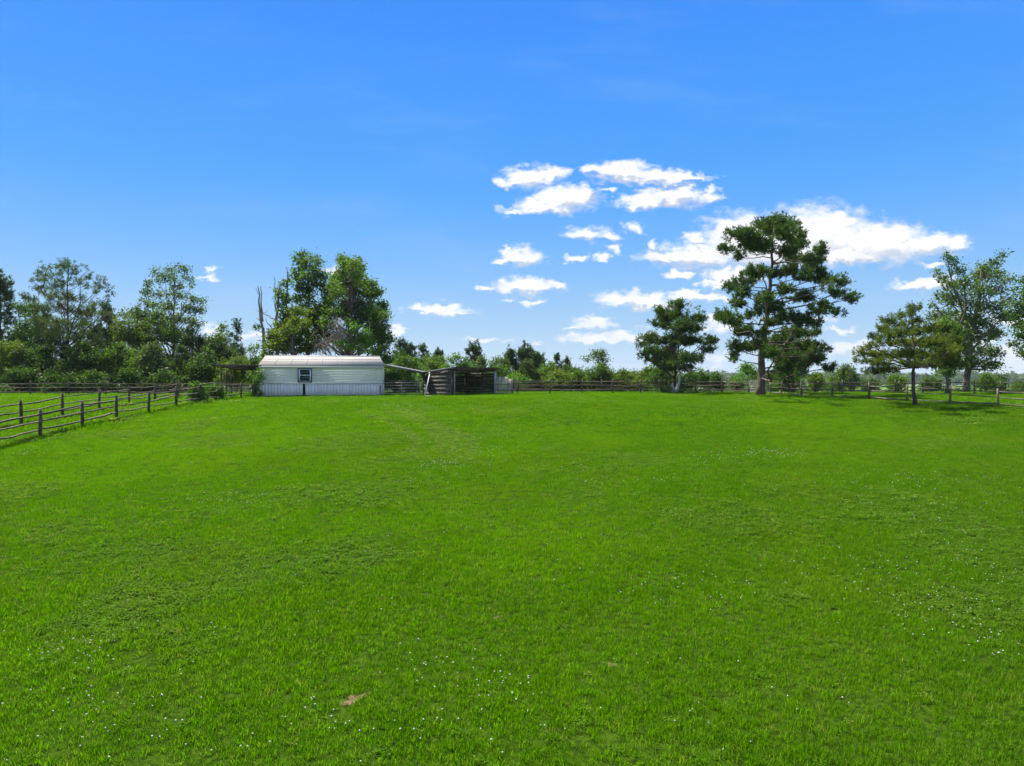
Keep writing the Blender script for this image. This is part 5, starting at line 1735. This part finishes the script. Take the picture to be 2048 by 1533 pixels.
LIST = [
    # left woods, back row first
    (4, 553, 42, 83, 'candle', 'pine_soft', 'tall pine cut off by the left edge of the photo', {}),
    (42, 598, 48, 80, 'round', 'leaf_dark', 'dark leafy tree between the cut-off pine and the open-crowned pine', {}),
    (90, 622, 55, 84, 'conic', 'pine_blue', 'blue-green pine behind the lower left side of the open-crowned pine', {}),
    (214, 620, 34, 88, 'candle', 'pine_soft', 'slim spiky-topped pine just right of the open-crowned pine', {}),
    (190, 650, 44, 83, 'conic', 'pine', 'dark pine under the right side of the open-crowned pine', {}),
    (258, 632, 62, 79, 'round', 'leaf_yellow', 'rounded yellow-green tree left of the see-through tree', {}),
    (316, 628, 58, 80, 'round', 'leaf_mid', 'mid-green tree in front of the foot of the see-through tree', {}),
    (380, 668, 46, 82, 'round', 'leaf_dark', 'dark leafy tree right of the see-through tree', {}),
    (404, 678, 30, 86, 'candle', 'pine_blue', 'small blue-green pine in the dip right of the see-through tree', {}),
    (474, 645, 42, 84, 'conic', 'pine_blue', 'pointed bushy pine left of the bare snags', {}),
    (436, 668, 44, 80, 'round', 'leaf_grey', 'greyish leafy tree left of the pointed bushy pine', {}),
    (514, 690, 34, 79, 'round', 'leaf_mid', 'leafy tree at the foot of the bare snags', {}),
    (22, 682, 54, 73, 'round', 'leaf_yellow', 'yellow-green tree low at the left edge behind the far fence', {}),
    (92, 696, 60, 73.5, 'round', 'leaf_dark', 'dark undergrowth tree below the open-crowned pine, left of its trunk', {}),
    (168, 690, 58, 73, 'round', 'leaf_dark', 'dark undergrowth tree at the foot of the open-crowned pine, right of its trunk', {}),
    (240, 688, 56, 73.5, 'round', 'leaf_mid', 'green undergrowth tree below the rounded yellow-green tree', {}),
    (305, 690, 46, 73, 'round', 'leaf_grey', 'grey-green undergrowth tree below the see-through tree', {}),
    (362, 694, 50, 73.5, 'conic', 'pine_blue', 'low dense pine in the undergrowth left of the lean-to', {}),
    (412, 702, 44, 73, 'round', 'leaf_dark', 'dark bushy tree behind the left tip of the lean-to roof', {}),
    (468, 712, 40, 72, 'round', 'leaf_yellow', 'yellow-green bushy tree behind the lean-to posts', {}),
    (270, 738, 44, 70.5, 'irregular', 'leaf_dark', 'low dark bush at the wood edge behind the far left fence', dict(bush=True, lo=.05, n=30)),  # dark leaf colour of these low bushes stands in for shade
    (130, 742, 60, 70.2, 'irregular', 'leaf_dark', 'low dark bush spreading under the open-crowned pine', dict(bush=True, lo=.05, n=30)),
    (40, 738, 50, 70, 'irregular', 'leaf_dark', 'low green bush at the wood edge near the left photo edge', dict(bush=True, lo=.05, n=30)),
    (350, 742, 50, 70.5, 'irregular', 'leaf_dark', 'low green bush at the wood edge left of the lean-to', dict(bush=True, lo=.05, n=30)),
    (200, 745, 44, 70, 'irregular', 'leaf_dark', 'low leafy bush at the wood edge between two dark bushes', dict(bush=True, lo=.05, n=30)),
    (70, 592, 46, 85, 'round', 'leaf_mid', 'leafy tree behind the open-crowned pine, to the left of its trunk', {}),
    (182, 612, 50, 86, 'round', 'leaf_grey', 'greyish leafy tree behind the right side of the open-crowned pine', {}),
    (285, 622, 40, 85, 'candle', 'pine_blue', 'pine rising between the rounded yellow-green tree and the see-through tree', {}),
    (445, 650, 32, 86, 'round', 'leaf_mid', 'leafy tree behind the left side of the pointed bushy pine', {}),
    (115, 660, 60, 77, 'conic', 'pine_soft', 'soft green pine right in front of the open-crowned pine trunk', {}),
    # middle row between the big cluster and the mid pine
    (795, 702, 30, 84, 'round', 'leaf_dark', 'dark leafy tree against the right foot of the broad dense tree', {}),
    (803, 684, 20, 98, 'candle', 'pine_blue', 'thin pine with a tufted top right of the broad dense tree', {}),
    (823, 691, 17, 99, 'candle', 'pine_blue', 'narrow young pine between two others above the sheet roof', {}),
    (846, 692, 34, 95, 'conic', 'pine_blue', 'wider pointed pine above the low end of the sheet roof', {}),
    (820, 716, 50, 80, 'round', 'leaf_mid', 'leafy tree behind the sheet roof, above the metal gate', {}),
    (828, 752, 22, 71, 'round', 'leaf_fresh', 'bright fresh green bush behind the metal gate', dict(bush=True)),
    (786, 745, 26, 72, 'round', 'leaf_dark', 'dark shaded bush behind the left side of the metal gate', dict(bush=True)),
    (876, 704, 18, 96, 'candle', 'pine_blue', 'small slim pine above the left part of the shed roof', {}),
    (862, 722, 26, 86, 'round', 'leaf_yellow', 'yellowish bush top behind the left corner of the shed roof', dict(bush=True)),
    (909, 708, 30, 84, 'flat', 'leaf_fresh', 'feathery flat-topped tree above the shed roof', {}),
    (950, 695, 26, 97, 'candle', 'pine_blue', 'pine standing directly above the middle of the shed roof', {}),
    (928, 724, 24, 84, 'round', 'leaf_fresh', 'bright leafy bush between the feathery tree and the pine', dict(bush=True)),
    (991, 708, 22, 92, 'irregular', 'leaf_mid', 'loose leafy tree above the right end of the shed roof', {}),
    (1024, 703, 24, 96, 'candle', 'pine_blue', 'left one of two paired pines right of the shed', {}),
    (1054, 698, 28, 97, 'candle', 'pine_blue', 'right, rounder-topped one of two paired pines right of the shed', {}),
    (1055, 724, 36, 83, 'conic', 'pine_soft', 'rounded dense green pine below the two paired pines', dict(n=34)),
    (1000, 732, 30, 82, 'round', 'leaf_mid', 'leafy bush behind the upright slabs', dict(bush=True)),
    (1033, 750, 26, 76.5, 'flat', 'leaf_fresh', 'low feathery pale green bush right of the upright slabs', dict(bush=True)),
    (1114, 712, 28, 92, 'conic', 'pine_soft', 'thin-topped pine with twiggy spikes, middle of the fence row', {}),
    (1084, 742, 26, 84, 'round', 'leaf_mid', 'rounded green bush left of the twiggy pine', dict(bush=True)),
    (1134, 719, 13, 95, 'candle', 'pine_blue', 'small narrow pine right of the twiggy pine', {}),
    (1116, 744, 30, 82, 'round', 'leaf_yellow', 'yellow-green bush in front of the twiggy pine', dict(bush=True)),
    (1154, 740, 26, 86, 'round', 'leaf_mid', 'green bush right of the small narrow pine', dict(bush=True)),
    (1206, 696, 28, 92, 'irregular', 'leaf_grey', 'lopsided open tree standing alone in the middle of the fence row', {}),
    (1200, 734, 34, 88, 'round', 'leaf_mid', 'leafy bush filling the foot of the lopsided tree', dict(bush=True)),
    (1246, 742, 24, 87, 'round', 'leaf_yellow', 'bright yellow-green rounded bush right of the lopsided tree', dict(bush=True)),
    (1292, 738, 32, 84, 'round', 'leaf_yellow', 'pale yellowish bush just left of the mid-sized pine', dict(bush=True)),
    (1322, 728, 30, 80, 'round', 'leaf_mid', 'leafy bush under the left branches of the mid-sized pine', dict(bush=True)),
    (1372, 744, 24, 83, 'round', 'leaf_dark', 'dark bush under the right branches of the mid-sized pine', dict(bush=True)),
    (778, 712, 30, 88, 'round', 'leaf_mid', 'leafy tree wedged between the broad dense tree and the thin tufted pine', {}),
    (866, 712, 34, 90, 'round', 'leaf_mid', 'mid-green tree filling the gap left of the feathery flat-topped tree', {}),
    (964, 718, 34, 88, 'round', 'leaf_grey', 'grey-green tree under the pine above the middle of the shed roof', {}),
    (1010, 722, 36, 88, 'conic', 'pine_soft', 'soft green pine under the left one of the paired pines', {}),
    (1078, 714, 24, 94, 'candle', 'pine_blue', 'little pine at the right shoulder of the paired pines', {}),
    (1098, 728, 34, 90, 'round', 'leaf_mid', 'leafy tree under the left side of the twiggy pine', {}),
    (1140, 734, 34, 90, 'round', 'leaf_dark', 'dark leafy bush under the small narrow pine', dict(bush=True)),
    (1172, 746, 28, 90, 'round', 'leaf_grey', 'low greyish bush left of the lopsided tree', dict(bush=True)),
    (1268, 748, 30, 90, 'round', 'leaf_mid', 'low green bush between the two yellowish bushes', dict(bush=True)),
    # right part
    (1402, 739, 26, 88, 'round', 'leaf_mid', 'left one of two dark rounded bushes right of the mid-sized pine', dict(bush=True)),
    (1432, 744, 22, 87, 'round', 'leaf_dark', 'right one of two dark rounded bushes right of the mid-sized pine', dict(bush=True)),
    (1497, 726, 30, 82, 'flat', 'leaf_fresh', 'feathery bright green tree left of the trunk of the tallest pine', {}),
    (1548, 742, 26, 82, 'round', 'leaf_fresh', 'fresh green bush right of the trunk of the tallest pine', dict(bush=True)),
    (1590, 655, 40, 84, 'round', 'leaf_mid', 'leafy tree seen through the lower branches of the tallest pine', {}),
    (1572, 735, 32, 78, 'round', 'leaf_mid', 'rounded green bush behind the fence under the tallest pine', dict(bush=True)),
    (1630, 746, 24, 86, 'round', 'leaf_yellow', 'small olive bush between the tallest pine and the pale grey tree', dict(bush=True)),
    (1692, 731, 30, 88, 'round', 'leaf_grey', 'small greyish leafy tree left of the low spreading pine', {}),
    (1792, 752, 24, 80, 'round', 'leaf_mid', 'green bush behind the fence under the low spreading pine, left of its trunk', dict(bush=True)),
    (1866, 756, 30, 92, 'round', 'leaf_grey', 'pale bush far behind, right of the low spreading pine trunk', dict(bush=True)),
    (1972, 750, 26, 96, 'round', 'leaf_mid', 'distant leafy tree right of the large open-crowned tree trunk', {}),
    (1998, 749, 24, 100, 'round', 'leaf_dark', 'distant darker tree at the far right horizon', {}),
    (1740, 757, 30, 100, 'round', 'leaf_grey', 'low pale bush in the distance under the left tip of the spreading pine', dict(bush=True)),
    (1668, 758, 26, 96, 'round', 'leaf_mid', 'low green bush in the distance right of the tallest pine', dict(bush=True)),
    (1470, 756, 22, 92, 'round', 'leaf_grey', 'low greyish bush in the distance left of the tallest pine', dict(bush=True)),
    (2040, 764, 26, 110, 'round', 'leaf_mid', 'low distant bush at the right photo edge', dict(bush=True)),
]
GRP = ('trees and bushes of the woods at the left', 'trees and bushes behind the middle fence', 'trees and bushes behind the right-hand fences')
for (px, top, hw, Y, shp, mt, lab, kw) in LIST:
    filler(px, top, hw, Y, shp, mt, lab, group=GRP[0] if px < 520 else GRP[1] if px < 1385 else GRP[2], **kw)
PB = [(690, 1180, 120, 60), (620, 1230, 80, 50), (760, 1190, 70, 50), (560, 1130, 80, 50), (640, 1080, 90, 50)]
hero('pine_tree', 'smaller shaded pine tucked behind the lower right branches of the tallest pine', 'tree', 1585, 74, PB, [(690, 1400), (690, 1250), (690, 1080)], 1400, 410, 3.738, 8,
     'pine', 'bark_dark', 'needle', 8, .27, 140, plume=7, nl=8, dup=1, attach=.5)

# ------------------------------------------------------------------ shrub and weeds
SB = [(130, 470, 40, 40), (190, 420, 40, 45), (220, 500, 50, 50), (260, 430, 40, 40), (290, 490, 40, 50), (150, 530, 50, 45), (210, 570, 60, 45), (270, 560, 40, 40), (225, 385, 20, 25), (290, 400, 18, 22), (110, 500, 25, 30)]
hero('shrub', 'leafy bright green shrub growing at the left front corner of the white building', 'shrub', 514, 59.2, SB, [(220, 720), (220, 600), (215, 480)], 480, 680, 6.4, 4, 'leaf_fresh', 'bark_grey', 'leaf', 38, .10, 150,
     nl=6, attach=.9, gap=.36, spread=.12, depth=.8, sub=3)
SB2 = [(240, 650, 45, 40), (225, 700, 40, 30), (255, 690, 35, 40)]
hero('shrub', 'dark low shrub in the shade below the bright green one at the building corner', 'shrub', 517, 59.6, SB2, [(240, 740), (240, 680), (240, 640)], 480, 680, 6.4, 3, 'leaf_dark', 'bark_grey', 'leaf', 40, .09, 151, nl=6, spread=.12)


def weeds(label, px, Y, hts, n, seed, sx):
    r = np.random.default_rng(seed)
    X, Yw = gp_(px, Y)
    o = thing('weed_clump', label, 'weeds', (X, Yw, g(X, Yw)))
    ms, ml = MB(), MB()
    for k in range(n):
        a = np.array([r.normal() * sx * .6, r.normal() * .2, -.05])
        h = hts * r.uniform(.5, 1.05)
        b = a + np.array([r.normal() * .12, r.normal() * .1, h])
        P = limb_path(r, a, b, 0, 4, .04)
        ms.tube(P, [.012, .011, .009, .004], 3, cap=False)
        m = int(h * 34)
        t = r.uniform(.08, 1, m)
        C = a + (b - a) * t[:, None]
        V, Fa = leaves(r, C, np.zeros_like(C), np.full(m, .075), 2, .05)
        ml.addn(V, Fa, np.repeat(r.uniform(0, 1, m), 8))
    ms.build('stems', M['stem'], o)
    ml.build('leaves', M['leaf_fresh'], o)


weeds('tall bright green weed clump against the left fence, the larger one', 394, 50.2, 1.55, 40, 61, .42)
weeds('second tall green weed clump at the left fence, nearer the white building', 431, 53.3, 1.25, 44, 62, .5)
weeds('yellowish weeds at the foot of the bleached stub of the mid-sized pine', 1322, 69.4, .85, 26, 63, .9)
weeds('low weeds round the base of the mid-sized pine, right of its stub', 1372, 69.6, .42, 30, 64, .9)
weeds('thin weeds under the post nearest the lean-to', 452, 56.2, .6, 20, 65, .7)

# ------------------------------------------------------------------ haze
mb = MB()
mb.box((-2560, -340, -24), (2560, 2560, 62))
hz_ = mb.build('haze', None)
m, N = base_mat('haze_air')
pv = N.n('ShaderNodeVolumePrincipled')
pv.inputs['Color'].default_value = (.86, .92, 1.0, 1)
pv.inputs['Density'].default_value = 0.00009
pv.inputs['Anisotropy'].default_value = 0.0
ou = N.n('ShaderNodeOutputMaterial')
m.node_tree.links.new(pv.outputs[0], ou.inputs['Volume'])
hz_.data.materials.append(m)
tag(hz_, 'thin pale summer haze over the far woods', 'haze', kind='stuff')
